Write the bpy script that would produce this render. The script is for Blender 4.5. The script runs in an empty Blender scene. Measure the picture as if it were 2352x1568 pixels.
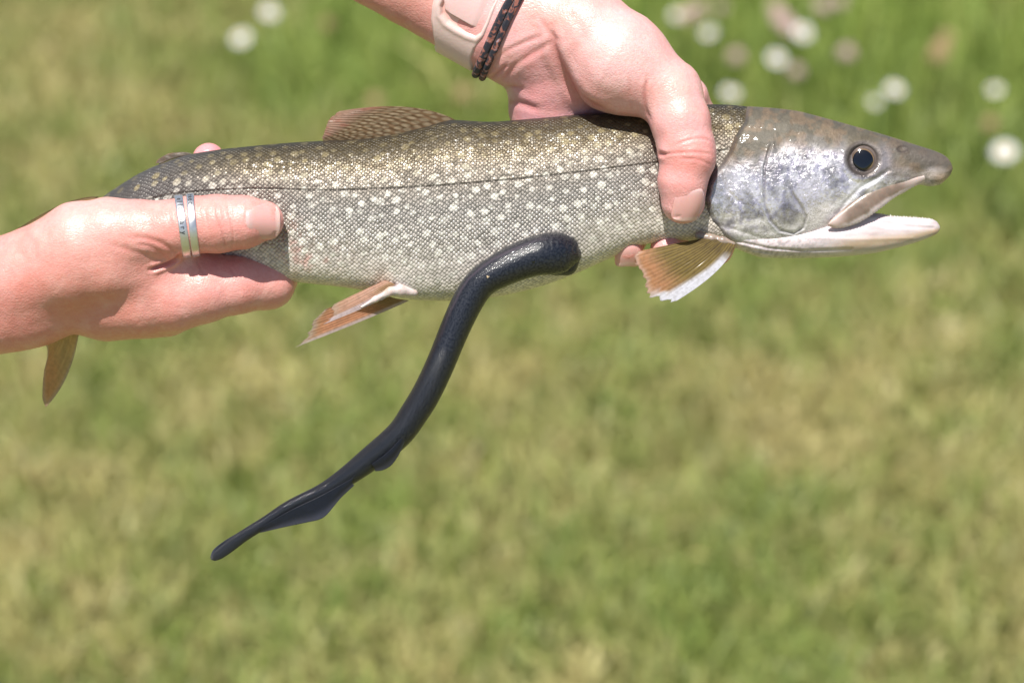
import bpy, math, random
import numpy as np
from mathutils import Vector, Matrix

random.seed(7)
rng = np.random.default_rng(11)
SC = bpy.context.scene
COL = SC.collection

# ------------------------------------------------------------------ camera
PITCH = math.radians(30.0)
CAM = np.array([0.0, 0.0, 1.5])
LENS, SENSOR, FOC = 85.0, 36.0, 0.95
PW, PH = 2352.0, 1568.0
S = FOC * SENSOR / LENS / PW            # metres for one photo pixel at the fish
RT = np.array([1.0, 0, 0])
UP = np.array([0, math.sin(PITCH), math.cos(PITCH)])
FW = np.array([0, math.cos(PITCH), -math.sin(PITCH)])
cd = bpy.data.cameras.new('camera')
cam = bpy.data.objects.new('camera', cd)
COL.objects.link(cam)
cam.location = CAM
cam.rotation_euler = (math.pi / 2 - PITCH, 0, 0)
cd.lens = LENS
cd.sensor_width = SENSOR
cd.clip_start = 0.01
cd.clip_end = 500
cd.dof.use_dof = True
cd.dof.focus_distance = FOC - 70 * S
cd.dof.aperture_fstop = 6.6
SC.camera = cam

# ------------------------------------------------------------------ light
SUN_EL, SUN_AZ = math.radians(73), math.radians(204)     # azimuth clockwise from +Y (the view direction)
sd = np.array([math.sin(SUN_AZ) * math.cos(SUN_EL), math.cos(SUN_AZ) * math.cos(SUN_EL), math.sin(SUN_EL)])
w = bpy.data.worlds.new('World')
SC.world = w
w.use_nodes = True
nt = w.node_tree
bg = nt.nodes['Background']
sky = nt.nodes.new('ShaderNodeTexSky')
sky.sky_type = 'NISHITA'
sky.sun_disc = False
sky.sun_elevation = SUN_EL
sky.sun_rotation = SUN_AZ
sky.air_density = 1.0
sky.dust_density = 1.0
nt.links.new(sky.outputs[0], bg.inputs[0])
bg.inputs[1].default_value = 0.065
ld = bpy.data.lights.new('sun', 'SUN')
sun = bpy.data.objects.new('sun', ld)
COL.objects.link(sun)
ld.energy = 4.6
ld.angle = math.radians(0.53)
ld.color = (1.0, 0.95, 0.88)
sun.rotation_euler = Vector(sd).to_track_quat('Z', 'Y').to_euler()
sun.location = (0, 0, 5)
vs = SC.view_settings
vs.view_transform = 'Standard'
vs.look = 'None'
vs.exposure = 0.42
vs.gamma = 1.0
vs.use_curve_mapping = False


# ------------------------------------------------------------------ helpers
def lin(r, g, b):
    c = np.array([r, g, b], float) / 255.0
    return np.where(c <= 0.04045, c / 12.92, ((c + 0.055) / 1.055) ** 2.4)


def px(u, v, d=0.0):
    """photo pixel + height d (pixels, towards the camera, off the fish's mid plane) -> local pixel-unit space"""
    k = 1.0 - d * S / FOC
    return np.array([(u - PW / 2) * k, (PH / 2 - v) * k, d])


def pxs(pts):
    return np.array([px(*p) for p in pts])


ORG = CAM + FW * FOC


def to_world(p):
    p = np.asarray(p, float)
    return ORG + S * (p[:, :1] * RT + p[:, 1:2] * UP - p[:, 2:3] * FW)


def proj(p):
    """local pixel-unit space -> photo pixel"""
    k = 1.0 - p[:, 2] * S / FOC
    return PW / 2 + p[:, 0] / k, PH / 2 - p[:, 1] / k


def sst(a, b, x):
    t = np.clip((x - a) / (b - a), 0, 1)
    return t * t * (3 - 2 * t)


def hash3(ix, iy, iz):
    n = (ix.astype(np.int64) * 374761393 + iy.astype(np.int64) * 668265263 + iz.astype(np.int64) * 2147483647) & 0xffffffff
    n = ((n ^ (n >> 13)) * 1274126177) & 0xffffffff
    n = ((n ^ (n >> 16)) * 2246822519) & 0xffffffff
    return ((n ^ (n >> 15)) & 0xffff) / 65535.0


def vnoise(x, y, z=None):
    x = np.asarray(x, float); y = np.asarray(y, float)
    z = np.zeros_like(x) if z is None else np.asarray(z, float)
    ix, iy, iz = np.floor(x), np.floor(y), np.floor(z)
    fx, fy, fz = x - ix, y - iy, z - iz
    fx, fy, fz = [f * f * (3 - 2 * f) for f in (fx, fy, fz)]
    r = 0
    for a in (0, 1):
        for b in (0, 1):
            for c in (0, 1):
                wgt = (fx if a else 1 - fx) * (fy if b else 1 - fy) * (fz if c else 1 - fz)
                r = r + wgt * hash3(ix + a, iy + b, iz + c)
    return r


def fbm(x, y, z=None, o=4):
    r, a, t = 0, 1.0, 0
    for i in range(o):
        f = 2.0 ** i
        r = r + a * vnoise(x * f + 17 * i, y * f + 5 * i, None if z is None else z * f + 3 * i)
        t += a
        a *= 0.5
    return r / t


def seg_dist(u, v, pts):
    """distance to a 2D polyline, and the parameter 0..1 along it"""
    best = np.full(np.shape(u), 1e9)
    par = np.zeros(np.shape(u))
    pts = np.asarray(pts, float)
    L = np.r_[0, np.cumsum(np.linalg.norm(np.diff(pts, axis=0), axis=1))]
    for i in range(len(pts) - 1):
        a, b = pts[i], pts[i + 1]
        e = b - a
        h = np.clip(((u - a[0]) * e[0] + (v - a[1]) * e[1]) / (e @ e), 0, 1)
        dd = np.hypot(u - a[0] - h * e[0], v - a[1] - h * e[1])
        m = dd < best
        best = np.where(m, dd, best)
        par = np.where(m, (L[i] + h * (L[i + 1] - L[i])) / L[-1], par)
    return best, par


def poly_sd(u, v, poly):
    """signed distance to a closed polygon, negative inside"""
    poly = np.asarray(poly, float)
    d, _ = seg_dist(u, v, np.vstack([poly, poly[:1]]))
    ins = np.zeros(np.shape(u), bool)
    n = len(poly)
    for i in range(n):
        a, b = poly[i], poly[(i + 1) % n]
        c = ((a[1] > v) != (b[1] > v))
        with np.errstate(divide='ignore', invalid='ignore'):
            xi = (b[0] - a[0]) * (v - a[1]) / (b[1] - a[1] + 1e-12) + a[0]
        ins ^= (c & (u < xi))
    return np.where(ins, -d, d)


def mesh_obj(name, verts, faces, mat=None, parent=None, col=None, uv=None, attrs=None, smooth=True, world=True, origin=None):
    """one mesh object; verts are in local pixel-unit space unless world=False"""
    V = to_world(verts) if world else np.asarray(verts, float)
    o0 = np.zeros(3)
    if parent is not None:
        o0 = np.array(parent.get('_o', [0, 0, 0]), float)
    elif origin is not None:
        o0 = np.asarray(origin, float)
    elif world:
        o0 = V.mean(axis=0)
    V = V - o0
    me = bpy.data.meshes.new(name)
    F = np.asarray(faces) if not isinstance(faces, list) else None
    if F is not None:
        n, k = F.shape
        me.vertices.add(len(V)); me.loops.add(n * k); me.polygons.add(n)
        me.vertices.foreach_set('co', V.astype(np.float32).ravel())
        me.loops.foreach_set('vertex_index', F.astype(np.int32).ravel())
        me.polygons.foreach_set('loop_start', np.arange(0, n * k, k, dtype=np.int32))
        me.polygons.foreach_set('loop_total', np.full(n, k, dtype=np.int32))
        me.update(calc_edges=True)
        me.validate()
    else:
        me.from_pydata([tuple(p) for p in V], [], [tuple(f) for f in faces])
        me.update()
    if col is not None:
        col = np.asarray(col, float)
        if col.shape[1] == 3:
            col = np.c_[col, np.ones(len(col))]
        a = me.color_attributes.new('Col', 'FLOAT_COLOR', 'POINT')
        a.data.foreach_set('color', col.astype(np.float32).ravel())
    if attrs:
        for kx, val in attrs.items():
            a = me.attributes.new(kx, 'FLOAT', 'POINT')
            a.data.foreach_set('value', np.asarray(val, np.float32))
    if uv is not None:
        l = me.uv_layers.new(name='UVMap')
        idx = np.empty(len(me.loops), np.int32)
        me.loops.foreach_get('vertex_index', idx)
        l.data.foreach_set('uv', np.asarray(uv, np.float32)[idx].ravel())
    if smooth:
        me.polygons.foreach_set('use_smooth', np.ones(len(me.polygons), bool))
    ob = bpy.data.objects.new(name, me)
    COL.objects.link(ob)
    if mat is not None:
        me.materials.append(mat)
    if parent is not None:
        ob.parent = parent
        ob['_o'] = [float(x) for x in o0]
    else:
        ob.location = o0
        ob['_o'] = [float(x) for x in o0]
    return ob


def thing(name, label, cat, at, group=None, world=False):
    o = bpy.data.objects.new(name, None)
    COL.objects.link(o)
    p = np.asarray(at, float) if world else to_world(np.array([px(*at)]))[0]
    o.location = p
    o['_o'] = [float(x) for x in p]
    o.empty_display_size = 0.02
    tag(o, label, cat, group)
    return o


def tag(o, label, cat, group=None, kind=None):
    if label: o['label'] = label
    if cat: o['category'] = cat
    if group: o['group'] = group
    if kind: o['kind'] = kind
    return o


def grid_faces(nu, nv, wrap_u=False, wrap_v=False):
    i = np.arange(nu if wrap_u else nu - 1)
    j = np.arange(nv if wrap_v else nv - 1)
    I, J = np.meshgrid(i, j, indexing='ij')
    I2, J2 = (I + 1) % nu, (J + 1) % nv
    return np.stack([I * nv + J, I2 * nv + J, I2 * nv + J2, I * nv + J2], -1).reshape(-1, 4)


def pchip(x, xs, ys):
    """smooth monotone-ish interpolation through stations"""
    xs = np.asarray(xs, float); ys = np.asarray(ys, float)
    h = np.diff(xs); dl = np.diff(ys) / h
    m = np.zeros_like(ys)
    m[1:-1] = np.where(dl[:-1] * dl[1:] > 0, 2 * dl[:-1] * dl[1:] / (dl[:-1] + dl[1:] + 1e-12), 0)
    m[0], m[-1] = dl[0], dl[-1]
    x = np.clip(x, xs[0], xs[-1])
    k = np.clip(np.searchsorted(xs, x) - 1, 0, len(h) - 1)
    t = (x - xs[k]) / h[k]
    return ((2 * t**3 - 3 * t**2 + 1) * ys[k] + (t**3 - 2 * t**2 + t) * h[k] * m[k]
            + (-2 * t**3 + 3 * t**2) * ys[k + 1] + (t**3 - t**2) * h[k] * m[k + 1])


def catmull(pts, n):
    P = np.asarray(pts, float)
    P = np.vstack([2 * P[0] - P[1], P, 2 * P[-1] - P[-2]])
    L = np.r_[0, np.cumsum(np.linalg.norm(np.diff(P[1:-1, :2], axis=0), axis=1))]
    t = np.linspace(0, L[-1], n)
    k = np.clip(np.searchsorted(L, t, side='right') - 1, 0, len(L) - 2)
    f = ((t - L[k]) / (L[k + 1] - L[k]))[:, None]
    a, b, c, d = P[k], P[k + 1], P[k + 2], P[k + 3]
    return 0.5 * (2 * b + (c - a) * f + (2 * a - 5 * b + 4 * c - d) * f**2 + (3 * b - a - 3 * c + d) * f**3)


# ------------------------------------------------------------------ node materials
class NM:
    def __init__(self, name):
        self.m = bpy.data.materials.new(name)
        self.m.use_nodes = True
        self.t = self.m.node_tree
        self.b = self.t.nodes['Principled BSDF']
        self.out = self.t.nodes['Material Output']

    def n(self, typ, **kw):
        nd = self.t.nodes.new(typ)
        for k, v in kw.items():
            if k.startswith('i_'):
                nd.inputs[k[2:].replace('_', ' ')].default_value = v
            else:
                setattr(nd, k, v)
        return nd

    def L(self, a, b):
        self.t.links.new(a, b)

    def math(self, op, a, b=None, c=None, clamp=False):
        nd = self.t.nodes.new('ShaderNodeMath')
        nd.operation = op
        nd.use_clamp = clamp
        for i, x in enumerate((a, b, c)):
            if x is None: continue
            if isinstance(x, (int, float)): nd.inputs[i].default_value = x
            else: self.L(x, nd.inputs[i])
        return nd.outputs[0]

    def mixc(self, f, a, b, mode='MIX'):
        nd = self.t.nodes.new('ShaderNodeMix')
        nd.data_type = 'RGBA'
        nd.blend_type = mode
        nd.clamp_factor = True
        for s, x in ((nd.inputs[0], f), (nd.inputs[6], a), (nd.inputs[7], b)):
            if isinstance(x, (int, float)): s.default_value = x
            elif isinstance(x, (tuple, list, np.ndarray)): s.default_value = (*[float(q) for q in x][:3], 1.0)
            else: self.L(x, s)
        return nd.outputs[2]

    def ramp(self, f, a, b, lo=0.0, hi=1.0):
        nd = self.t.nodes.new('ShaderNodeMapRange')
        nd.interpolation_type = 'SMOOTHSTEP'
        nd.inputs[1].default_value = a; nd.inputs[2].default_value = b
        nd.inputs[3].default_value = lo; nd.inputs[4].default_value = hi
        self.L(f, nd.inputs[0])
        return nd.outputs[0]

    def set(self, **kw):
        for k, v in kw.items():
            s = self.b.inputs[k.replace('_', ' ')]
            if isinstance(v, (int, float)): s.default_value = v
            elif isinstance(v, (tuple, list, np.ndarray)):
                vv = [float(q) for q in v]
                s.default_value = (*vv, 1.0) if len(vv) == 3 and s.type == 'RGBA' else vv
            else: self.L(v, s)
        return self

    def bump(self, h, strength, dist, normal=None):
        nd = self.t.nodes.new('ShaderNodeBump')
        nd.inputs['Strength'].default_value = strength
        nd.inputs['Distance'].default_value = dist
        self.L(h, nd.inputs['Height'])
        if normal is not None: self.L(normal, nd.inputs['Normal'])
        return nd.outputs[0]


def mat_skin():
    q = NM('skin')
    a = q.n('ShaderNodeAttribute', attribute_name='Col')
    tc = q.n('ShaderNodeTexCoord')
    n1 = q.n('ShaderNodeTexNoise', i_Scale=760.0, i_Detail=4.0, i_Roughness=0.6)
    q.L(tc.outputs['Object'], n1.inputs['Vector'])
    n2 = q.n('ShaderNodeTexVoronoi', i_Scale=1500.0)
    q.L(tc.outputs['Object'], n2.inputs['Vector'])
    n3 = q.n('ShaderNodeTexNoise', i_Scale=130.0, i_Detail=3.0)
    q.L(tc.outputs['Object'], n3.inputs['Vector'])
    f = q.ramp(n1.outputs[0], 0.3, 0.7)
    c = q.mixc(q.math('MULTIPLY', f, 0.22), a.outputs['Color'], lin(214, 118, 108))
    f3 = q.ramp(n3.outputs[0], 0.45, 0.75)
    c = q.mixc(q.math('MULTIPLY', f3, 0.20), c, lin(246, 206, 196))
    n4 = q.n('ShaderNodeTexVoronoi', feature='DISTANCE_TO_EDGE', i_Scale=900.0)
    mp = q.n('ShaderNodeMapping'); mp.inputs['Scale'].default_value = (0.55, 1.3, 1.0); mp.inputs['Rotation'].default_value = (0, 0.4, 0.5)
    q.L(tc.outputs['Object'], mp.inputs['Vector']); q.L(mp.outputs[0], n4.inputs['Vector'])
    h = q.math('ADD', q.math('MULTIPLY', n1.outputs[0], 0.8), q.math('MULTIPLY', n2.outputs['Distance'], 0.4))
    h = q.math('ADD', h, q.math('MULTIPLY', q.ramp(n4.outputs['Distance'], 0.0, 0.2), 0.2))
    bp = q.bump(h, 0.5, 0.00034)
    q.set(Base_Color=c, Roughness=q.ramp(n1.outputs[0], 0.3, 0.75, 0.30, 0.52), Normal=bp, IOR=1.42)
    q.b.inputs['Subsurface Weight'].default_value = 0.18
    q.b.inputs['Subsurface Radius'].default_value = (1.0, 0.35, 0.2)
    q.b.inputs['Subsurface Scale'].default_value = 0.003
    q.b.inputs['Specular IOR Level'].default_value = 0.55
    q.b.inputs['Coat Weight'].default_value = 0.12
    q.b.inputs['Coat Roughness'].default_value = 0.2
    q.L(bp, q.b.inputs['Coat Normal'])
    return q.m


def mat_nail():
    q = NM('fingernail')
    a = q.n('ShaderNodeAttribute', attribute_name='Col')
    tc = q.n('ShaderNodeTexCoord')
    n1 = q.n('ShaderNodeTexNoise', i_Scale=300.0)
    q.L(tc.outputs['Object'], n1.inputs['Vector'])
    c = q.mixc(q.math('MULTIPLY', n1.outputs[0], 0.12), a.outputs['Color'], lin(255, 226, 220))
    q.set(Base_Color=c, Roughness=0.22, Normal=q.bump(n1.outputs[0], 0.15, 0.0003))
    q.b.inputs['Coat Weight'].default_value = 0.4
    q.b.inputs['Subsurface Weight'].default_value = 0.15
    q.b.inputs['Subsurface Scale'].default_value = 0.002
    return q.m


def mat_fish_body():
    q = NM('trout_scales')
    a = q.n('ShaderNodeAttribute', attribute_name='Col')
    lat = q.n('ShaderNodeAttribute', attribute_name='lat')
    wv = q.n('ShaderNodeAttribute', attribute_name='hgt')
    tail = q.n('ShaderNodeAttribute', attribute_name='smooth')
    uv = q.n('ShaderNodeUVMap', uv_map='UVMap')
    mp = q.n('ShaderNodeMapping')
    mp.inputs['Scale'].default_value = (1000 / 7.6, 1000 / 7.0, 1)
    mp.inputs['Rotation'].default_value = (0, 0, math.radians(45))
    q.L(uv.outputs[0], mp.inputs['Vector'])
    vo = q.n('ShaderNodeTexVoronoi', voronoi_dimensions='2D', i_Scale=1.0, i_Randomness=0.34)
    q.L(mp.outputs[0], vo.inputs['Vector'])
    # pale spots
    ds = q.n('ShaderNodeTexNoise', i_Scale=90.0, i_Detail=2.0)
    q.L(uv.outputs[0], ds.inputs['Vector'])
    vm = q.n('ShaderNodeVectorMath', operation='MULTIPLY_ADD')
    q.L(ds.outputs['Color'], vm.inputs[0])
    vm.inputs[1].default_value = (0.006, 0.006, 0)
    q.L(uv.outputs[0], vm.inputs[2])
    mp2 = q.n('ShaderNodeMapping')
    mp2.inputs['Scale'].default_value = (1000 / 33, 1000 / 28, 1)
    mp2.inputs['Rotation'].default_value = (0, 0, 0.35)
    q.L(vm.outputs[0], mp2.inputs['Vector'])
    sp = q.n('ShaderNodeTexVoronoi', voronoi_dimensions='2D', i_Scale=1.0, i_Randomness=0.68)
    q.L(mp2.outputs[0], sp.inputs['Vector'])
    sc = q.n('ShaderNodeSeparateColor')
    q.L(sp.outputs['Color'], sc.inputs[0])
    size = q.math('MULTIPLY_ADD', sc.outputs[0], 0.13, 0.14)
    spot = q.ramp(q.math('SUBTRACT', size, sp.outputs['Distance']), -0.09, 0.06)
    spot = q.math('MULTIPLY', spot, q.ramp(sc.outputs[1], 0.05, 0.6, 0.45, 0.95))
    spotfade = q.math('MULTIPLY', q.ramp(wv.outputs['Fac'], 0.03, 0.22, 0.25, 1.0), q.ramp(wv.outputs['Fac'], 0.80, 0.96, 1.0, 0.1))
    spot = q.math('MULTIPLY', spot, spotfade)
    spotcol = q.mixc(q.ramp(wv.outputs['Fac'], 0.15, 0.42), lin(150, 136, 96), lin(228, 224, 212))
    base = q.mixc(q.math('MULTIPLY', spot, 0.6), a.outputs['Color'], spotcol)
    # scale cells
    cc = q.n('ShaderNodeSeparateColor')
    q.L(vo.outputs['Color'], cc.inputs[0])
    edge = q.ramp(vo.outputs['Distance'], 0.30, 0.60)
    sm = q.math('SUBTRACT', 1.0, q.math('MULTIPLY', tail.outputs['Fac'], 0.85))
    dark = q.math('MULTIPLY', q.math('MULTIPLY', edge, sm), 0.55)
    c = q.mixc(dark, base, q.mixc(0.72, base, lin(38, 34, 30)))
    rnd = q.math('MULTIPLY_ADD', q.math('MULTIPLY', cc.outputs[0], sm), 0.36, 0.84)
    cb = q.n('ShaderNodeVectorMath', operation='SCALE')
    q.L(c, cb.inputs[0]); q.L(rnd, cb.inputs['Scale'])
    # lateral line
    ll = q.math('ABSOLUTE', lat.outputs['Fac'])
    lm = q.ramp(ll, 1.2, 3.4, 1.0, 0.0)
    c2 = q.mixc(q.math('MULTIPLY', spot, 0.58), cb.outputs[0], spotcol)
    c2 = q.mixc(q.math('MULTIPLY', lm, 0.75), c2, lin(60, 54, 48))
    # facet tilt of every scale
    geo = q.n('ShaderNodeNewGeometry')
    tl = q.n('ShaderNodeVectorMath', operation='SUBTRACT')
    q.L(vo.outputs['Color'], tl.inputs[0]); tl.inputs[1].default_value = (0.5, 0.5, 0.5)
    ts = q.n('ShaderNodeVectorMath', operation='SCALE')
    q.L(tl.outputs[0], ts.inputs[0]); q.L(q.math('MULTIPLY', sm, 0.24), ts.inputs['Scale'])
    ad = q.n('ShaderNodeVectorMath', operation='ADD')
    q.L(geo.outputs['Normal'], ad.inputs[0]); q.L(ts.outputs[0], ad.inputs[1])
    no = q.n('ShaderNodeVectorMath', operation='NORMALIZE')
    q.L(ad.outputs[0], no.inputs[0])
    hh = q.math('SUBTRACT', q.math('MULTIPLY', q.math('SUBTRACT', 1.0, edge), sm), lm)
    bp = q.bump(hh, 0.55, 0.0004, no.outputs[0])
    q.set(Base_Color=c2, Roughness=0.42, Metallic=q.math('MULTIPLY', a.outputs['Alpha'], q.math('MULTIPLY_ADD', spot, -0.8, 1.0)), Normal=bp)
    q.b.inputs['Coat Weight'].default_value = 0.2
    q.b.inputs['Coat Roughness'].default_value = 0.2
    q.L(bp, q.b.inputs['Coat Normal'])
    return q.m


def mat_fish_head():
    q = NM('trout_head_skin')
    a = q.n('ShaderNodeAttribute', attribute_name='Col')
    uv = q.n('ShaderNodeUVMap', uv_map='UVMap')
    n1 = q.n('ShaderNodeTexNoise', i_Scale=160.0, i_Detail=5.0, i_Roughness=0.65)
    q.L(uv.outputs[0], n1.inputs['Vector'])
    n2 = q.n('ShaderNodeTexNoise', i_Scale=28.0, i_Detail=4.0, i_Distortion=0.6)
    q.L(uv.outputs[0], n2.inputs['Vector'])
    vo = q.n('ShaderNodeTexVoronoi', voronoi_dimensions='2D', i_Scale=260.0)
    q.L(uv.outputs[0], vo.inputs['Vector'])
    speck = q.math('MULTIPLY', q.ramp(vo.outputs['Distance'], 0.18, 0.34, 1.0, 0.0), q.ramp(n2.outputs[0], 0.42, 0.62))
    c = q.mixc(q.math('MULTIPLY', speck, 0.4), a.outputs['Color'], lin(70, 62, 62))
    c = q.mixc(q.ramp(n1.outputs[0], 0.45, 0.75, 0.0, 0.3), c, lin(120, 112, 122), 'MULTIPLY')
    geo = q.n('ShaderNodeNewGeometry')
    tl = q.n('ShaderNodeVectorMath', operation='SUBTRACT')
    q.L(vo.outputs['Color'], tl.inputs[0]); tl.inputs[1].default_value = (0.5, 0.5, 0.5)
    ts = q.n('ShaderNodeVectorMath', operation='SCALE')
    q.L(tl.outputs[0], ts.inputs[0]); q.L(q.math('MULTIPLY', a.outputs['Alpha'], 0.5), ts.inputs['Scale'])
    ad = q.n('ShaderNodeVectorMath', operation='ADD')
    q.L(geo.outputs['Normal'], ad.inputs[0]); q.L(ts.outputs[0], ad.inputs[1])
    no = q.n('ShaderNodeVectorMath', operation='NORMALIZE')
    q.L(ad.outputs[0], no.inputs[0])
    bp = q.bump(q.math('ADD', n2.outputs[0], q.math('MULTIPLY', n1.outputs[0], 0.35)), 0.6, 0.0011, no.outputs[0])
    cb = q.n('ShaderNodeBump')
    cb.inputs['Strength'].default_value = 0.5; cb.inputs['Distance'].default_value = 0.0012
    q.L(n2.outputs[0], cb.inputs['Height'])
    q.set(Base_Color=c, Roughness=q.ramp(a.outputs['Alpha'], 0.08, 0.45, 0.55, 0.27), Metallic=a.outputs['Alpha'], Normal=bp)
    q.L(cb.outputs[0], q.b.inputs['Coat Normal'])
    q.b.inputs['Coat Weight'].default_value = 0.32
    q.b.inputs['Coat Roughness'].default_value = 0.06
    return q.m


def mat_vcol(name, rough=0.4, coat=0.3, bump=0.0, scale=300, sss=0.0, transl=0.0, alpha=None, noise_mix=0.15, dark=(0.1, 0.1, 0.1)):
    q = NM(name)
    a = q.n('ShaderNodeAttribute', attribute_name='Col')
    tc = q.n('ShaderNodeTexCoord')
    n1 = q.n('ShaderNodeTexNoise', i_Scale=float(scale), i_Detail=3.0)
    q.L(tc.outputs['Object'], n1.inputs['Vector'])
    c = q.mixc(q.ramp(n1.outputs[0], 0.4, 0.75, 0.0, noise_mix), a.outputs['Color'], dark)
    q.set(Base_Color=c, Roughness=rough)
    if bump: q.set(Normal=q.bump(n1.outputs[0], bump, 0.0006))
    q.b.inputs['Coat Weight'].default_value = coat
    q.b.inputs['Coat Roughness'].default_value = 0.1
    if sss:
        q.b.inputs['Subsurface Weight'].default_value = sss
        q.b.inputs['Subsurface Scale'].default_value = 0.002
    if transl:
        tr = q.n('ShaderNodeBsdfTranslucent')
        q.L(c, tr.inputs[0])
        mx = q.n('ShaderNodeMixShader')
        mx.inputs[0].default_value = transl
        q.L(q.b.outputs[0], mx.inputs[1]); q.L(tr.outputs[0], mx.inputs[2])
        q.L(mx.outputs[0], q.out.inputs[0])
        if alpha:
            tp = q.n('ShaderNodeBsdfTransparent')
            m2 = q.n('ShaderNodeMixShader')
            q.L(q.math('SUBTRACT', 1.0, a.outputs['Alpha']), m2.inputs[0])
            q.L(mx.outputs[0], m2.inputs[1]); q.L(tp.outputs[0], m2.inputs[2])
            q.L(m2.outputs[0], q.out.inputs[0])
    return q.m


def mat_lamprey():
    q = NM('lamprey_skin')
    a = q.n('ShaderNodeAttribute', attribute_name='Col')
    uv = q.n('ShaderNodeUVMap', uv_map='UVMap')
    n1 = q.n('ShaderNodeTexNoise', i_Scale=9.0, i_Detail=5.0, i_Roughness=0.6)
    mp = q.n('ShaderNodeMapping'); mp.inputs['Scale'].default_value = (2.0, 6.0, 1)
    q.L(uv.outputs[0], mp.inputs['Vector']); q.L(mp.outputs[0], n1.inputs['Vector'])
    wv = q.n('ShaderNodeTexWave', wave_type='BANDS', bands_direction='X', i_Scale=26.0, i_Distortion=0.8)
    wv.inputs['Detail'].default_value = 1.0
    mp3 = q.n('ShaderNodeMapping'); mp3.inputs['Rotation'].default_value = (0, 0, 0.12)
    q.L(uv.outputs[0], mp3.inputs['Vector']); q.L(mp3.outputs[0], wv.inputs['Vector'])
    c = q.mixc(q.ramp(n1.outputs[0], 0.35, 0.7, 0, 0.6), a.outputs['Color'], lin(30, 34, 44))
    m = q.n('ShaderNodeAttribute', attribute_name='seg')
    hh = q.math('ADD', q.math('MULTIPLY', wv.outputs[0], m.outputs['Fac']), q.math('MULTIPLY', n1.outputs[0], 0.5))
    q.set(Base_Color=c, Roughness=q.ramp(n1.outputs[0], 0.4, 0.6, 0.34, 0.6), Normal=q.bump(hh, 0.5, 0.0006))
    cb = q.n('ShaderNodeBump'); cb.inputs['Strength'].default_value = 0.3; cb.inputs['Distance'].default_value = 0.001
    q.L(n1.outputs[0], cb.inputs['Height']); q.L(cb.outputs[0], q.b.inputs['Coat Normal'])
    q.L(q.ramp(n1.outputs[0], 0.42, 0.56, 0.15, 1.0), q.b.inputs['Coat Weight'])
    q.b.inputs['Coat Roughness'].default_value = 0.08
    q.b.inputs['Specular IOR Level'].default_value = 0.4
    return q.m


def mat_silver():
    q = NM('worn_silver')
    tc = q.n('ShaderNodeTexCoord')
    n1 = q.n('ShaderNodeTexNoise', i_Scale=500.0, i_Detail=4.0)
    q.L(tc.outputs['Object'], n1.inputs['Vector'])
    q.set(Base_Color=lin(225, 226, 228), Metallic=0.9, Roughness=q.ramp(n1.outputs[0], 0.3, 0.8, 0.32, 0.5), Normal=q.bump(n1.outputs[0], 0.3, 0.0003))
    return q.m


def mat_plain(name, c, rough=0.5, bump=0.1, scale=400, coat=0.0, c2=None, metallic=0.0):
    q = NM(name)
    tc = q.n('ShaderNodeTexCoord')
    n1 = q.n('ShaderNodeTexNoise', i_Scale=float(scale), i_Detail=3.0)
    q.L(tc.outputs['Object'], n1.inputs['Vector'])
    cc = q.mixc(q.ramp(n1.outputs[0], 0.35, 0.7), c, c2 if c2 is not None else np.asarray(c) * 0.85)
    q.set(Base_Color=cc, Roughness=rough, Normal=q.bump(n1.outputs[0], bump, 0.0004), Metallic=metallic)
    q.b.inputs['Coat Weight'].default_value = coat
    return q.m


def mat_hairtie():
    q = NM('patterned_elastic')
    uv = q.n('ShaderNodeUVMap', uv_map='UVMap')
    n1 = q.n('ShaderNodeTexNoise', i_Scale=9.0, i_Detail=3.0, i_Distortion=0.8)
    q.L(uv.outputs[0], n1.inputs['Vector'])
    n2 = q.n('ShaderNodeTexNoise', i_Scale=14.0, i_Detail=2.0)
    q.L(uv.outputs[0], n2.inputs['Vector'])
    c = q.mixc(q.ramp(n1.outputs[0], 0.50, 0.60), lin(26, 28, 48), lin(186, 112, 92))
    c = q.mixc(q.math('MULTIPLY', q.ramp(n1.outputs[0], 0.60, 0.66), q.ramp(n2.outputs[0], 0.45, 0.6)), c, lin(206, 186, 200))
    wv = q.n('ShaderNodeTexWave', wave_type='BANDS', bands_direction='DIAGONAL', i_Scale=70.0)
    q.L(uv.outputs[0], wv.inputs['Vector'])
    c = q.mixc(q.math('MULTIPLY', wv.outputs[0], 0.35), c, (0.004, 0.004, 0.006))
    q.set(Base_Color=c, Roughness=0.75, Normal=q.bump(wv.outputs[0], 0.6, 0.0005))
    q.b.inputs['Sheen Weight'].default_value = 0.2
    return q.m


def mat_ground():
    q = NM('lawn_soil')
    tc = q.n('ShaderNodeTexCoord')
    n1 = q.n('ShaderNodeTexNoise', i_Scale=2.4, i_Detail=4.0)
    n2 = q.n('ShaderNodeTexNoise', i_Scale=60.0, i_Detail=5.0)
    n3 = q.n('ShaderNodeTexNoise', i_Scale=11.0, i_Detail=3.0)
    for n in (n1, n2, n3): q.L(tc.outputs['Object'], n.inputs['Vector'])
    c = q.mixc(q.ramp(n1.outputs[0], 0.4, 0.62), (0.18, 0.21, 0.055), (0.32, 0.27, 0.13))
    c = q.mixc(q.ramp(n3.outputs[0], 0.4, 0.65, 0, 0.6), c, (0.20, 0.23, 0.06))
    c = q.mixc(q.ramp(n2.outputs[0], 0.4, 0.7, 0, 0.55), c, (0.12, 0.10, 0.045))
    q.set(Base_Color=c, Roughness=0.95, Normal=q.bump(n2.outputs[0], 1.0, 0.02))
    return q.m


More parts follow.
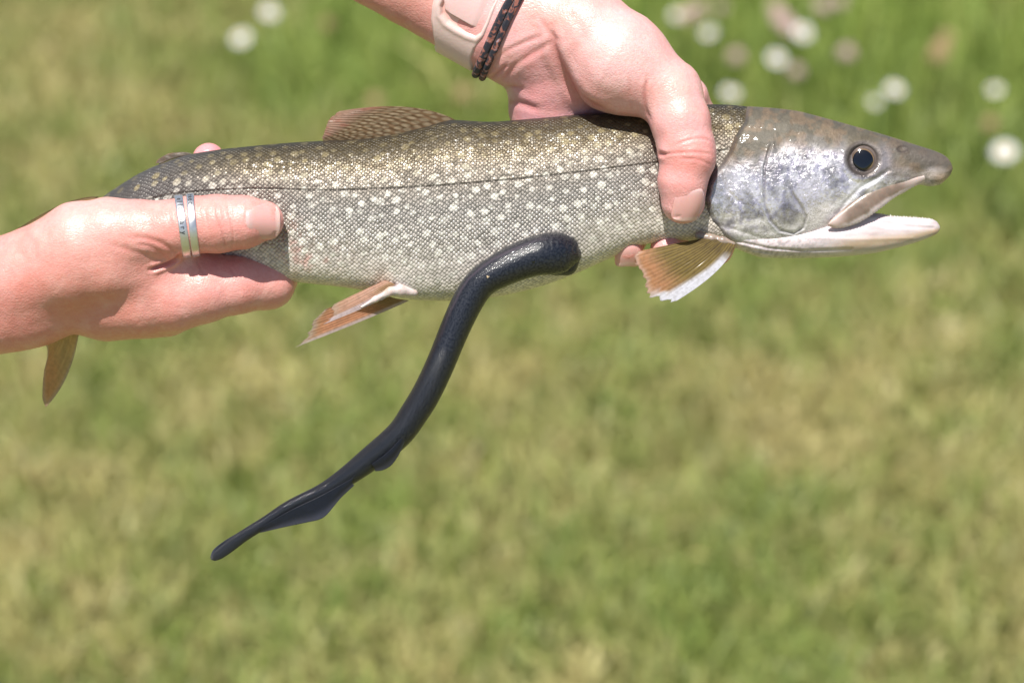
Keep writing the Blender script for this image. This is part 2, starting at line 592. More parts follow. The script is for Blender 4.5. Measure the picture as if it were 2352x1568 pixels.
M_SKIN, M_NAIL = mat_skin(), mat_nail()
M_BODY, M_HEAD = mat_fish_body(), mat_fish_head()
M_FIN = mat_vcol('fin_membrane', 0.65, 0.04, 0.25, 700, transl=0.55, alpha=True, noise_mix=0.25, dark=lin(90, 70, 50))
M_JAW = mat_vcol('jaw_skin', 0.35, 0.45, 0.35, 260, sss=0.12, noise_mix=0.12, dark=lin(150, 130, 120))
M_EYE = mat_vcol('eye_iris', 0.12, 1.0, 0.0, 900, noise_mix=0.35, dark=lin(60, 45, 35))
M_PUPIL = mat_plain('eye_pupil', (0.004, 0.005, 0.008), 0.06, 0.0, coat=1.0)
M_LAMP = mat_lamprey()
M_LFIN = mat_vcol('lamprey_fin', 0.4, 0.3, 0.2, 500, transl=0.15, noise_mix=0.2, dark=lin(20, 24, 40))
M_SILVER = mat_silver()
M_INK = mat_plain('stamped_ink', lin(40, 38, 36), 0.6, 0.0)
M_BAND = mat_vcol('silicone_strap', 0.42, 0.12, 0.12, 900, sss=0.1, noise_mix=0.06, dark=lin(190, 150, 140))
M_TIE = mat_hairtie()
M_GROUND = mat_ground()

# ------------------------------------------------------------------ the lawn
g = mesh_obj('ground', [(-120, -60, 0), (120, -60, 0), (120, 160, 0), (-120, 160, 0)], [(0, 1, 2, 3)], M_GROUND, world=False, smooth=False)
tag(g, 'lawn soil under the grass', None, kind='structure')


def ground_hit(u, v, h=0.0):
    d = FW * FOC + S * ((u - PW / 2) * RT + (PH / 2 - v) * UP)
    t = (h - CAM[2]) / d[2]
    return CAM + d * t


def px_of(P):
    r = P - CAM
    z = r @ FW
    return PW / 2 + (r @ RT) / z * FOC / S, PH / 2 - (r @ UP) / z * FOC / S


def build_grass():
    # density falls off away from the part of the lawn in view
    N = 330000
    x = rng.uniform(-3.2, 3.2, N); y = rng.uniform(0.2, 7.5, N)
    inv = (np.abs(x) < 0.35 + 0.22 * y) & (y > 1.6) & (y < 4.4)
    keep = inv | (rng.random(N) < 0.34)
    x2 = rng.uniform(-1.4, 1.4, 150000); y2 = rng.uniform(1.6, 4.4, 150000)
    k2 = np.abs(x2) < 0.35 + 0.22 * y2
    x = np.r_[x[keep], x2[k2]]; y = np.r_[y[keep], y2[k2]]
    n = len(x)
    P = np.c_[x, y, np.zeros(n)]
    u, v = px_of(P)
    # dry and green patches of the lawn
    dry = fbm(x * 6.5 + 3, y * 5.0 + 9, o=3)
    fine = fbm(x * 34 + 31, y * 24 + 2, o=3)
    D = 0.50 + (dry - 0.5) * 0.75 + (fine - .5) * 1.0
    blobs = [(300, 120, 330, 0.10), (120, 300, 260, 0.22), (480, 330, 300, 0.14), (60, 120, 160, 0.1), (260, 200, 160, 0.06),
             (560, 180, 240, -0.30), (800, 220, 260, -0.28), (1020, 240, 260, -0.36), (60, 450, 200, -0.14), (250, 560, 260, -0.1),
             (1800, 150, 420, -0.52), (2150, 120, 380, -0.48), (1450, 60, 300, -0.4), (2250, 420, 280, -0.34), (1950, 620, 240, -0.12),
             (1750, 700, 260, -0.1), (1500, 900, 260, 0.16), (1200, 860, 200, 0.12), (1950, 900, 330, 0.20), (2250, 1130, 240, 0.2),
             (1750, 1060, 260, 0.12), (900, 800, 200, -0.05), (650, 780, 240, -0.1), (300, 850, 240, 0.02), (350, 1060, 240, 0.1),
             (150, 1200, 240, 0.08), (1500, 1250, 280, -0.18), (1150, 1400, 240, -0.12), (700, 1480, 300, -0.12), (1900, 1350, 220, -0.02),
             (1800, 1500, 260, -0.06), (2200, 1400, 240, 0.06), (2320, 60, 120, 0.5)]
    for bu, bv, br, a in blobs:
        D = D + 0.75 * a * np.exp(-((u - bu) ** 2 + ((v - bv) * 1.3) ** 2) / (br * br))
    D = D + rng.normal(0, 0.13, n)
    D = np.clip(D, 0, 1)
    tall = sst(0.9, 0.0, v / 700.0) * sst(0.25, 0.55, u / PW + 0.1)      # unmown strip at the far right
    L = (0.030 + 0.035 * rng.random(n)) * (1 + 2.2 * tall * rng.random(n) + 4.0 * tall * (rng.random(n) < .04))
    wd = 0.0016 + 0.0018 * rng.random(n)
    az = rng.uniform(0, 2 * np.pi, n)
    lean = np.where(rng.random(n) < 0.4 * D + 0.25, rng.uniform(0.9, 1.5, n), rng.uniform(0.1, 0.9, n)) * (1 - 0.45 * tall)
    dirh = np.c_[np.cos(az), np.sin(az), np.zeros(n)]
    side = np.c_[-np.sin(az), np.cos(az), np.zeros(n)]
    sp = rng.uniform(-0.5, 0.5, n)
    side = side * np.cos(sp)[:, None] + np.c_[np.zeros(n), np.zeros(n), np.sin(sp)]
    z0 = np.c_[np.zeros(n), np.zeros(n), np.ones(n)]
    mid = P + (dirh * (np.sin(lean * 0.6) * L * 0.55)[:, None] + z0 * (np.cos(lean * 0.6) * L * 0.55)[:, None])
    tip = mid + (dirh * (np.sin(lean * 1.25) * L * 0.5)[:, None] + z0 * (np.cos(lean * 1.25) * L * 0.5)[:, None])
    tip[:, 2] = np.maximum(tip[:, 2], 0.004)
    V = np.empty((n, 5, 3))
    V[:, 0] = P - side * wd[:, None]; V[:, 1] = P + side * wd[:, None]
    V[:, 2] = mid + side * wd[:, None]; V[:, 3] = mid - side * wd[:, None]
    V[:, 4] = tip
    green = np.array([0.31, 0.37, 0.085]); green2 = np.array([0.21, 0.33, 0.10]); tan = np.array([0.56, 0.50, 0.22]); brown = np.array([0.40, 0.33, 0.14])
    gm = rng.random(n)[:, None]
    gcol = green * (1 - 0.6 * gm) + green2 * 0.6 * gm
    tm = rng.random(n)[:, None]
    tcol = tan * (1 - 0.5 * tm ** 2) + brown * 0.5 * tm ** 2
    f = sst(0.1, 0.9, D)[:, None]
    c = gcol * (1 - f) + tcol * f
    c = c * ((0.75 + 0.5 * rng.random(n)) * (1 + .45 * tall))[:, None]
    colr = np.repeat(c[:, None], 5, 1)
    base = (np.arange(n) * 5)[:, None]
    T = np.concatenate([base + np.array([[0, 1, 2]]), base + np.array([[0, 2, 3]]), base + np.array([[3, 2, 4]])], 0)
    m = mat_vcol('grass_blade', 0.5, 0.0, 0.0, 80, transl=0.3, noise_mix=0.1, dark=(0.05, 0.07, 0.02))
    o = mesh_obj('grass', V.reshape(-1, 3), T, m, world=False, col=colr.reshape(-1, 3), smooth=False)
    tag(o, 'patchy green and straw coloured lawn grass', 'grass', kind='stuff')


build_grass()

# ------------------------------------------------------------------ flowers
M_PETAL = mat_plain('daisy_petal', lin(246, 246, 244), 0.6, 0.1, 300)
M_PINK = mat_plain('clover_floret', lin(238, 214, 212), 0.7, 0.2, 300, c2=lin(214, 176, 172))
M_TAN = mat_plain('faded_clover_floret', lin(216, 190, 150), 0.8, 0.2, 300, c2=lin(180, 150, 110))
M_YEL = mat_plain('daisy_disc', lin(226, 176, 40), 0.8, 0.3, 900)
M_STEM = mat_plain('flower_stem', (0.07, 0.13, 0.03), 0.6, 0.1, 200)


def tube(path, rad, n=6):
    path = np.asarray(path, float)
    m = len(path)
    tg = np.gradient(path, axis=0)
    tg /= np.linalg.norm(tg, axis=1)[:, None]
    ref = np.array([0.3, 0.9, 0.1])
    a = np.cross(tg, ref); a /= np.linalg.norm(a, axis=1)[:, None]
    b = np.cross(tg, a)
    th = np.linspace(0, 2 * np.pi, n, endpoint=False)
    rad = np.broadcast_to(rad, (m,))
    V = path[:, None] + rad[:, None, None] * (np.cos(th)[None, :, None] * a[:, None] + np.sin(th)[None, :, None] * b[:, None])
    return V.reshape(-1, 3), grid_faces(m, n, wrap_v=True)


def daisy(u, v, h, r, label, group):
    top = ground_hit(u, v, h)
    root = thing('daisy', label, 'flower', (top[0] + random.uniform(-.03, .03), top[1] + random.uniform(0, .03), 0), group, world=True)
    o = np.array(root.location)
    mid = (o + top) / 2 + np.array([random.uniform(-.01, .01), .008, 0])
    P = catmull([o, mid, top], 8) if False else np.array([o * (1 - t) ** 2 + 2 * t * (1 - t) * mid + t * t * top for t in np.linspace(0, 1, 8)])
    Vt, F = tube(P, 0.0013)
    mesh_obj('stem', Vt, F, M_STEM, root, world=False)
    nrm = np.array([random.uniform(-.25, .25), -0.35 + random.uniform(-.2, .2), 0.9]); nrm /= np.linalg.norm(nrm)
    a = np.cross(nrm, [0, 1, 0.2]); a /= np.linalg.norm(a); b = np.cross(nrm, a)
    for k in range(15):
        th = 2 * math.pi * k / 15 + random.uniform(-.08, .08)
        e = a * math.cos(th) + b * math.sin(th); s = np.cross(nrm, e)
        rr = r * random.uniform(.9, 1.05); wd = r * 0.2
        dz = random.uniform(-.1, .1) * r
        pts = [top + e * r * .2, top + e * rr * .55 + s * wd + nrm * .08 * r, top + e * rr * .92 + s * wd * .7 + nrm * dz, top + e * rr + nrm * dz,
               top + e * rr * .92 - s * wd * .7 + nrm * dz, top + e * rr * .55 - s * wd + nrm * .08 * r]
        pts2 = [p - nrm * r * 0.03 for p in pts]
        fs = [(0, 1, 2, 3, 4, 5), (11, 10, 9, 8, 7, 6)] + [(i, i + 6, (i + 1) % 6 + 6, (i + 1) % 6) for i in range(6)]
        mesh_obj('petal', np.array(pts + pts2), fs, M_PETAL, root, world=False)
    n1, n2 = 5, 10
    Vd = []
    for i in range(n1):
        ph = i / (n1 - 1) * math.pi / 2
        for j in range(n2):
            t = 2 * math.pi * j / n2
            Vd.append(top + r * .3 * math.sin(ph + .001) * (a * math.cos(t) + b * math.sin(t)) + nrm * r * .16 * math.cos(ph))
    mesh_obj('flower_disc', np.array(Vd), grid_faces(n1, n2, wrap_v=True), M_YEL, root, world=False)


def clover(u, v, h, r, label, group, mat):
    top = ground_hit(u, v, h)
    root = thing('clover', label, 'flower', (top[0] + random.uniform(-.03, .03), top[1] + random.uniform(0, .03), 0), group, world=True)
    o = np.array(root.location)
    P = np.array([o * (1 - t) + t * top + np.array([0, 0.012 * math.sin(math.pi * t), 0]) for t in np.linspace(0, 1, 8)])
    Vt, F = tube(P, 0.0013)
    mesh_obj('stem', Vt, F, M_STEM, root, world=False)
    Vs, Fs = [], []
    for k in range(60):                       # tiny florets, all over the ball
        z = 1 - 2 * (k + .5) / 60
        if z < -0.75: continue
        t = k * 2.39996
        e = np.array([math.sqrt(1 - z * z) * math.cos(t), math.sqrt(1 - z * z) * math.sin(t), z])
        s = np.cross(e, [0.1, 0.2, 1]); s /= np.linalg.norm(s); q2 = np.cross(e, s)
        b0 = len(Vs)
        rr = r * random.uniform(.85, 1.1)
        Vs += [top + e * r * .15, top + e * rr * .75 + s * r * .17, top + e * rr * .75 + q2 * r * .17, top + e * rr * .75 - s * r * .17, top + e * rr * .75 - q2 * r * .17, top + e * rr]
        for i in range(4):
            Fs += [(b0, b0 + 1 + i, b0 + 1 + (i + 1) % 4), (b0 + 5, b0 + 1 + (i + 1) % 4, b0 + 1 + i)]
    mesh_obj('flower_head', np.array(Vs), Fs, mat, root, world=False, smooth=False)


GW = 'daisies in the long grass'
GP = 'pink clover heads in the long grass'
GT = 'faded seed heads in the grass'
daisy(2307, 348, 0.14, 0.017, 'large bright white daisy standing alone in front of the trout snout', GW)
for (u, v, r, lb) in [(1785, 135, .013, 'white daisy overlapping a faint pink clover above the trout forehead'),
                      (2055, 205, .013, 'bigger daisy of the touching pair above the trout eye'),
                      (2010, 235, .008, 'smaller dimmer daisy of the touching pair above the trout eye'),
                      (1678, 213, .012, 'white daisy close above the scaly nape of the trout'),
                      (1628, 75, .011, 'white daisy beside the pink clover clump and the upper hand'),
                      (2285, 205, .010, 'small pale daisy standing alone above the brightest daisy'),
                      (1845, 75, .014, 'bright white daisy ending the slanting row of pink clover'),
                      (1555, 35, .010, 'pale daisy touching the pink clover clump beside the upper hand')]:
    daisy(u, v, 0.16, r, lb, GW)
daisy(620, 28, 0.10, .014, 'white daisy farther from the dorsal fin, of the lone pair in short grass', 'pair of daisies in the short grass')
daisy(553, 88, 0.10, .014, 'white daisy closer to the dorsal fin, of the lone pair in short grass', 'pair of daisies in the short grass')
ROW, CLUMP, DUO = 'pink clover head in the slanting row beside a bright daisy', 'pink clover head in the clump beside the upper hand', 'pink clover head in the loose pair beyond the slanting row'
for (u, v, r, lb) in [(1795, 45, .014, ROW), (1815, 65, .013, ROW), (1780, 20, .012, ROW), (1600, 25, .013, CLUMP), (1575, 38, .011, CLUMP), (1655, 20, .010, CLUMP),
                      (1890, 15, .012, DUO), (1930, 5, .010, DUO), (1690, 130, .011, 'lone pale pink clover head behind the daisy over the nape'),
                      (1830, 165, .010, 'faint pink clover head touching a white daisy above the trout forehead'), (1945, 122, .012, 'lone pink clover head between the daisies and the tan clover')]:
    clover(u, v, 0.16, r, lb, GP, M_PINK)
TANC = 'faded tan clover head in the clump above the trout snout'
for (u, v, r, lb) in [(2160, 115, .014, TANC), (2172, 85, .011, TANC), (2150, 130, .011, TANC), (2275, 285, .010, 'faded tan clover head between the small pale daisy and the brightest daisy')]:
    clover(u, v, 0.16, r, lb, 'tan clover heads above the snout', M_TAN)
for (u, v, r, lb) in [(752, 55, .010, 'faded tan clover head beside the lone pair of daisies'), (1062, 215, .012, 'faded tan clover head between the dorsal fin and the wrist'),
                      (945, 95, .010, 'faded tan clover head under the forearm beside the watch strap'), (862, 232, .011, 'faded tan clover head right behind the top of the dorsal fin')]:
    clover(u, v, 0.10, r, lb, GT, M_TAN)

# ------------------------------------------------------------------ the trout
trout = thing('lake_trout', 'spotted grey lake trout with open mouth gripped in two hands', 'fish', (1176, 470, 0))

# stations: u, top, bottom, half thickness, depth of the mid plane
ST = np.array([
    (130, 530, 612, 22, -75), (170, 497, 605, 28, -68), (220, 454, 596, 36, -58), (280, 415, 588, 44, -46), (320, 393, 584, 50, -38),
    (360, 376, 580, 55, -32), (430, 354, 582, 62, -22), (500, 343, 597, 68, -14), (560, 337, 613, 73, -8), (640, 330, 640, 79, -3),
    (700, 326, 650, 83, 0), (760, 323, 656, 86, 0), (820, 321, 664, 89, 0), (889, 312, 678, 92, 0), (974, 293, 690, 95, 0),
    (1043, 276, 691, 97, 0), (1120, 280, 684, 98, 0), (1200, 275, 669, 98, 0), (1300, 266, 637, 94, 0), (1400, 260, 594, 86, 0),
    (1480, 255, 562, 78, 0), (1560, 248, 552, 73, 0), (1640, 240, 556, 72, 0), (1700, 243, 566, 72, 0), (1770, 262, 560, 66, 0)], float)
THB = [(1500, 190), (1535, 212), (1563, 282), (1578, 354), (1568, 423), (1574, 470)]
THA = [(430, 517), (610, 505)]
LAT = np.array([(130, 560), (250, 500), (340, 460), (430, 444), (600, 437), (750, 442), (900, 438), (1000, 433), (1100, 425), (1200, 416), (1300, 405), (1400, 392), (1500, 378), (1640, 352), (1770, 330)], float)


def body_profile(u):
    return [pchip(u, ST[:, 0], ST[:, i]) for i in (1, 2, 3, 4)]


def body_surface(u, v):
    """near-side height of the fish's flank at a photo position"""
    t, b, T, dc = body_profile(np.asarray(u, float))
    m, h = (t + b) / 2, (b - t) / 2
    return dc + T * np.sqrt(np.clip(1 - ((v - m) / h) ** 2, 0, 1))


def build_body():
    nu, nth = 420, 200
    us = np.linspace(130, 1770, nu)
    th = np.linspace(0, 2 * np.pi, nth, endpoint=False)
    t, b, T, dc = body_profile(us)
    m, h = (t + b) / 2, (b - t) / 2
    ct, stn = np.cos(th), np.sin(th)
    Y = m[:, None] - h[:, None] * ct[None]              # photo v
    Z = T[:, None] * np.sign(stn) * np.abs(stn) ** 0.92
    U = np.repeat(us[:, None], nth, 1)
    near = Z > 0
    d1, _ = seg_dist(U, Y, THB); d2, _ = seg_dist(U, Y, THA)
    dent = (36 - 18 * sst(420, 500, Y)) * np.exp(-(d1 / 62) ** 2) + 14 * np.exp(-(d2 / 60) ** 2)
    Z = np.where(near, Z - dent * np.clip(stn, 0, 1)[None] ** 0.7, Z)
    Z = Z + 0.8 * (fbm(U / 40, Y / 30, o=2) - .5) * np.abs(stn)[None]
    Zd = Z + dc[:, None]
    P = np.stack([U - PW / 2, PH / 2 - Y, Zd], -1).reshape(-1, 3)
    # arc length from the back for the scale pattern
    dy = np.diff(Y, axis=1, append=Y[:, :1]); dz = np.diff(Zd, axis=1, append=Zd[:, :1])
    arc = np.cumsum(np.hypot(dy, dz), 1)
    half = arc[:, nth // 2][:, None]
    arcn = np.where(np.arange(nth)[None] <= nth // 2, arc, 2 * half - arc + 0)
    pu, pv = proj(P)
    pu = pu.reshape(U.shape); pv = pv.reshape(U.shape)
    w = (Y - t[:, None]) / (b - t)[:, None]
    ys = [0, .04, .10, .19, .27, .5, .72, .88, 1]
    cs = np.array([lin(48, 45, 39), lin(62, 54, 34), lin(76, 65, 39), lin(100, 87, 62), lin(142, 132, 118), lin(154, 149, 142), lin(184, 177, 168), lin(222, 213, 203), lin(230, 221, 200)])
    c = np.stack([np.interp(w, ys, cs[:, i]) for i in range(3)], -1)
    tailk = sst(620, 330, U)[..., None] * sst(0.75, 0.3, w)[..., None]
    c = c * (1 - 0.8 * tailk) + 0.8 * tailk * lin(84, 82, 82)
    # reddish rash by the vent
    rash = np.exp(-(((U - 720) / 60) ** 2 + ((Y - 590) / 30) ** 2)) * sst(.45, .7, fbm(U / 14, Y / 14, o=3))
    rash = rash + 0.55 * np.exp(-(((U - 680) / 40) ** 2 + ((Y - 560) / 45) ** 2)) * sst(.5, .7, fbm(U / 9 + 50, Y / 9, o=3))
    c = c * (1 - 0.55 * rash[..., None]) + 0.55 * rash[..., None] * lin(190, 96, 84)
    # breast in front of the pectoral fin, pelvic fin root
    for (bu, bv, br, bc, k) in [(1625, 545, 26, (205, 196, 186), .9), (920, 668, 24, (236, 230, 232), .95), (1590, 556, 30, (150, 120, 95), .5), (880, 650, 26, (196, 160, 140), .6)]:
        f = (k * np.exp(-((U - bu) ** 2 + (Y - bv) ** 2) / br ** 2))[..., None]
        c = c * (1 - f) + f * lin(*bc)
    c = c * (0.9 + 0.25 * fbm(U / 60, Y / 40, o=3))[..., None]
    met = 0.45 * sst(.10, .30, w) * sst(.92, .6, w) + 0.08 * sst(.0, .1, w) * sst(.4, .2, w)
    met = np.clip(met * (1 - 0.6 * tailk[..., 0]), 0, 1)
    col = np.concatenate([c, met[..., None]], -1).reshape(-1, 4)
    lat = (Y - pchip(us, LAT[:, 0], LAT[:, 1])[:, None] - 0).ravel()
    sm = np.clip(sst(420, 250, U) * .8 + 0 * U, 0, 1).ravel()
    body = mesh_obj('body', P, grid_faces(nu, nth, wrap_v=True)[:, ::-1], M_BODY, trout, col=col,
                    uv=np.c_[U.ravel() / 1000, arcn.ravel() / 1000], attrs={'lat': lat, 'hgt': w.ravel(), 'smooth': sm})
    return body


build_body()

OPER = [(1716, 250), (1712, 280), (1691, 313), (1678, 346), (1658, 379), (1641, 399), (1628, 425), (1623, 455), (1628, 484), (1638, 511), (1654, 531), (1671, 550), (1694, 566), (1720, 590)]
PREOP = [(1776, 318), (1763, 349), (1753, 386), (1752, 432), (1755, 471), (1767, 507), (1790, 531), (1823, 538), (1846, 524), (1852, 498), (1842, 476), (1823, 448), (1812, 420), (1800, 392)]
HT = np.array([(1600, 246), (1640, 243), (1700, 244), (1757, 247), (1823, 254), (1889, 270), (1954, 288), (2034, 311), (2103, 333), (2152, 349), (2172, 360), (2183, 374), (2187, 387)], float)
HB = np.array([(1600, 540), (1640, 548), (1700, 572), (1760, 576), (1850, 560), (1900, 535), (1950, 512), (2000, 488), (2034, 465), (2073, 445), (2112, 424), (2136, 428), (2156, 425), (2172, 413), (2182, 402), (2187, 389)], float)
HZ = np.array([(1600, 70), (1640, 74), (1700, 82), (1760, 86), (1850, 82), (1950, 72), (2000, 64), (2050, 54), (2100, 43), (2150, 31), (2172, 22), (2183, 12), (2187, 3)], float)
EYE = (1981, 367)


def head_base(u, v):
    t, b, T = pchip(u, HT[:, 0], HT[:, 1]), pchip(u, HB[:, 0], HB[:, 1]), pchip(u, HZ[:, 0], HZ[:, 1])
    m, h = (t + b) / 2, np.maximum((b - t) / 2, 0.5)
    return T * np.sqrt(np.clip(1 - ((v - m) / h) ** 2, 0, 1))


def build_head():
    nu, nth = 330, 130
    a = np.linspace(0, 1, nu)
    us = 1600 + 587 * np.sin(a * np.pi / 2) ** 1.0 if False else np.r_[np.linspace(1600, 2140, 250), 2140 + 47 * np.sin(np.linspace(0, 1, 61)[1:] * np.pi / 2)]
    nu = len(us)
    tt = np.linspace(0, np.pi, nth)
    t, b, T = [pchip(us, q[:, 0], q[:, 1]) for q in (HT, HB, HZ)]
    m, h = (t + b) / 2, (b - t) / 2
    Y = m[:, None] - h[:, None] * np.cos(tt)[None]
    U = np.repeat(us[:, None], nth, 1)
    sn = np.sin(tt)[None]
    Z = T[:, None] * sn ** 0.95
    k = 1 - Z * S / FOC
    fu, fv = PW / 2 + (U - PW / 2) / k, PH / 2 - (PH / 2 - Y) / k         # feature lookup position
    so = poly_sd(fu, fv, OPER + [(1900, 620), (2300, 600), (2300, 200), (1760, 200)])
    disp = np.where(so < 0, 0, 0) + 7 * sst(0, -9, so) - 34 * sst(-1, 9, so)
    # preopercle: a fold that stands proud in front of its line
    dp, pp = seg_dist(fu, fv, PREOP)
    sp = poly_sd(fu, fv, PREOP)
    fade = sst(0, .12, pp) * sst(1, .85, pp)
    disp += (2.6 * np.exp(-((sp - 3.5) / 4) ** 2) - 3.4 * np.exp(-((sp + 1.0) / 2.6) ** 2)) * fade * (dp < 16)
    disp += 2.2 * sst(2, -10, sp)
    for line, wd, am in [([(1704, 303), (1735, 292), (1775, 300), (1830, 310)], 4, -1.4), ([(1655, 400), (1664, 430), (1690, 460), (1730, 480)], 3, -1.2),
                         ([(1640, 515), (1690, 528), (1740, 545), (1800, 560)], 4, -2.2), ([(1880, 352), (1915, 385), (1950, 408)], 6, -1.6),
                         ([(2040, 392), (2010, 412), (1975, 432), (1945, 462), (1922, 492)], 5, -3.5), ([(1700, 262), (1712, 290)], 5, -2.0)]:
        dl, _ = seg_dist(fu, fv, line)
        disp += am * np.exp(-(dl / wd) ** 2)
    re = np.hypot(fu - EYE[0], (fv - EYE[1]))
    disp += -13 * sst(37, 28, re) + 3.2 * np.exp(-((re - 45) / 7) ** 2) - 2.5 * np.exp(-((np.hypot(fu - 2022, fv - 372)) / 16) ** 2)
    nos = np.hypot((fu - 2071) / 9, (fv - 343) / 6)
    disp += -3.5 * np.exp(-nos ** 2) + 1.6 * np.exp(-((nos - 1.5) / .5) ** 2)
    disp += 2.6 * (fbm(fu / 26, fv / 20, o=3) - .5)
    Zn = Z + disp * sn ** 0.6
    Zn = np.maximum(Zn, -5)
    # colours
    top = lin(96, 90, 76); olive = lin(112, 98, 72); sil = lin(216, 212, 216); lil = lin(178, 174, 190); white = lin(232, 224, 220); brown = lin(116, 100, 80); dark = lin(74, 68, 66)
    w = (fv - t[:, None]) / np.maximum(b - t, 2)[:, None]
    vref = np.interp(us, [1600, 1700, 1800, 1900, 2000, 2187], [405, 385, 350, 350, 405, 420])[:, None]
    f = sst(-36, 34, fv - vref + 40 * (fbm(fu / 34, fv / 26, o=3) - .5))[..., None]
    n1 = fbm(fu / 20 + 9, fv / 14, o=4)[..., None]; n2 = fbm(fu / 9 + 70, fv / 9, o=3)[..., None]
    up = top * (1 - sst(.42, .62, n1)) + brown * sst(.42, .62, n1)
    up = up * (0.72 + 0.5 * n2)
    lo = sil * (1 - sst(.45, .7, n2)) + lil * sst(.45, .7, n2)
    pn = fbm(fu / 22 + 4, fv / 17, o=4)[..., None]
    lo = lo * (0.62 + 0.7 * sst(.3, .62, pn))
    c = up * (1 - f) + lo * f
    met = 0.05 + 0.5 * f[..., 0] * sst(560, 470, fv)

    def blob(bu, bv, ru, rv, bc, kk, mm=None, rot=0.0):
        nonlocal c, met
        x, y = fu - bu, fv - bv
        xr = x * math.cos(rot) + y * math.sin(rot); yr = -x * math.sin(rot) + y * math.cos(rot)
        q = kk * np.exp(-((xr / ru) ** 2 + (yr / rv) ** 2) ** 1.5)
        c = c * (1 - q[..., None]) + q[..., None] * lin(*bc)
        if mm is not None: met = met * (1 - q) + q * mm

    blob(1830, 580, 170, 58, (242, 236, 232), 1.0, 0.03)                 # white throat
    blob(1905, 505, 66, 44, (240, 233, 230), .95, .05)
    blob(1930, 478, 62, 15, (232, 230, 232), .95, .05, -0.75)           # membrane above the maxilla
    blob(1990, 424, 46, 8, (236, 236, 240), .95, .05, -0.32)
    blob(1812, 480, 26, 46, (120, 116, 122), .6, .5, .35)               # grey cheek plate
    blob(1775, 400, 16, 60, (140, 136, 142), .5, .5)
    blob(1862, 440, 36, 42, (236, 230, 236), .75, .5)
    blob(1694, 420, 46, 34, (234, 230, 236), .7, .5)
    blob(1648, 460, 20, 50, (190, 194, 206), .6, .5)
    blob(2100, 350, 60, 26, (92, 84, 76), .75, .05, .3)
    blob(2150, 366, 40, 22, (96, 88, 80), .75, .05)
    blob(2060, 385, 36, 18, (140, 122, 104), .5, .2)
    blob(2130, 404, 40, 13, (206, 192, 186), .9, .05, -.25)             # pale lip
    blob(2165, 410, 22, 12, (198, 172, 150), .8, .05)
    blob(2090, 428, 36, 10, (204, 190, 186), .9, .05, -.5)
    blob(2022, 368, 26, 36, (150, 148, 160), .7, .2)                    # translucent skin in front of the eye
    blob(1935, 362, 20, 36, (140, 140, 152), .6, .2)
    blob(1981, 345, 46, 30, (110, 96, 66), .5, .2)
    dr = sst(50, 36, re)[..., None]
    c = c * (1 - dr) + dr * lin(104, 96, 92)
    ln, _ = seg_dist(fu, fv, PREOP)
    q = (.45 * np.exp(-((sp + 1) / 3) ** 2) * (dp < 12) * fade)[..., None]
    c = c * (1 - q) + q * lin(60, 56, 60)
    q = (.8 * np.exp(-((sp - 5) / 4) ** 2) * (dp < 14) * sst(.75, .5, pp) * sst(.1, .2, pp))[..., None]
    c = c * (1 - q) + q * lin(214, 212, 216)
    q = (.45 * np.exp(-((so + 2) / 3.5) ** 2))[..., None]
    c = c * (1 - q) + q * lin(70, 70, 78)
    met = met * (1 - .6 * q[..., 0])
    q = (.7 * np.exp(-(nos - 1.2) ** 2 * 6))[..., None]
    c = c * (1 - q) + q * lin(64, 54, 48)
    Pn = np.stack([U - PW / 2, PH / 2 - Y, Zn], -1)
    Pf = Pn.copy(); Pf[..., 2] *= -1
    P = np.concatenate([Pn, Pf[:, ::-1][:, 1:-1]], 1)
    n2_ = P.shape[1]
    C4 = np.concatenate([c, np.clip(met, 0, 1)[..., None]], -1)
    C4 = np.concatenate([C4, C4[:, ::-1][:, 1:-1]], 1)
    UVn = np.stack([fu, fv], -1) / 1000
    UVv = np.concatenate([UVn, UVn[:, ::-1][:, 1:-1] + 0.7], 1)
    return mesh_obj('head', P.reshape(-1, 3), grid_faces(nu, n2_, wrap_v=True)[:, ::-1], M_HEAD, trout, col=C4.reshape(-1, 4), uv=UVv.reshape(-1, 2))


head = build_head()


def loft(name, st, nth, mat, parent, colf, dispf=None, nu=160, power=1.0, umax=None):
    st = np.array(st, float)
    us = np.linspace(0, 1, nu)
    us = st[0, 0] + (st[-1, 0] - st[0, 0]) * us
    dense = st[-1, 0] - (st[-1, 0] - st[0, 0]) * 0.08 * (1 - np.sin(np.linspace(0, 1, 30) * np.pi / 2))
    us = np.unique(np.r_[us[us < dense[0]], dense])
    th = np.linspace(0, 2 * np.pi, nth, endpoint=False)
    t, b, T, dc = [pchip(us, st[:, 0], st[:, i]) for i in (1, 2, 3, 4)]
    Y = ((t + b) / 2)[:, None] - ((b - t) / 2)[:, None] * np.cos(th)[None]
    sg = np.sin(th)[None]
    Z = dc[:, None] + T[:, None] * np.sign(sg) * np.abs(sg) ** power
    U = np.repeat(us[:, None], nth, 1)
    if dispf is not None: Z = Z + dispf(U, Y, Z - dc[:, None], sg)
    w = (Y - t[:, None]) / np.maximum(b - t, 1)[:, None]
    col = colf(U, Y, w)
    P = np.stack([U - PW / 2, PH / 2 - Y, Z], -1).reshape(-1, 3)
    return mesh_obj(name, P, grid_faces(len(us), nth, wrap_v=True)[:, ::-1], mat, parent, col=col.reshape(-1, col.shape[-1]))


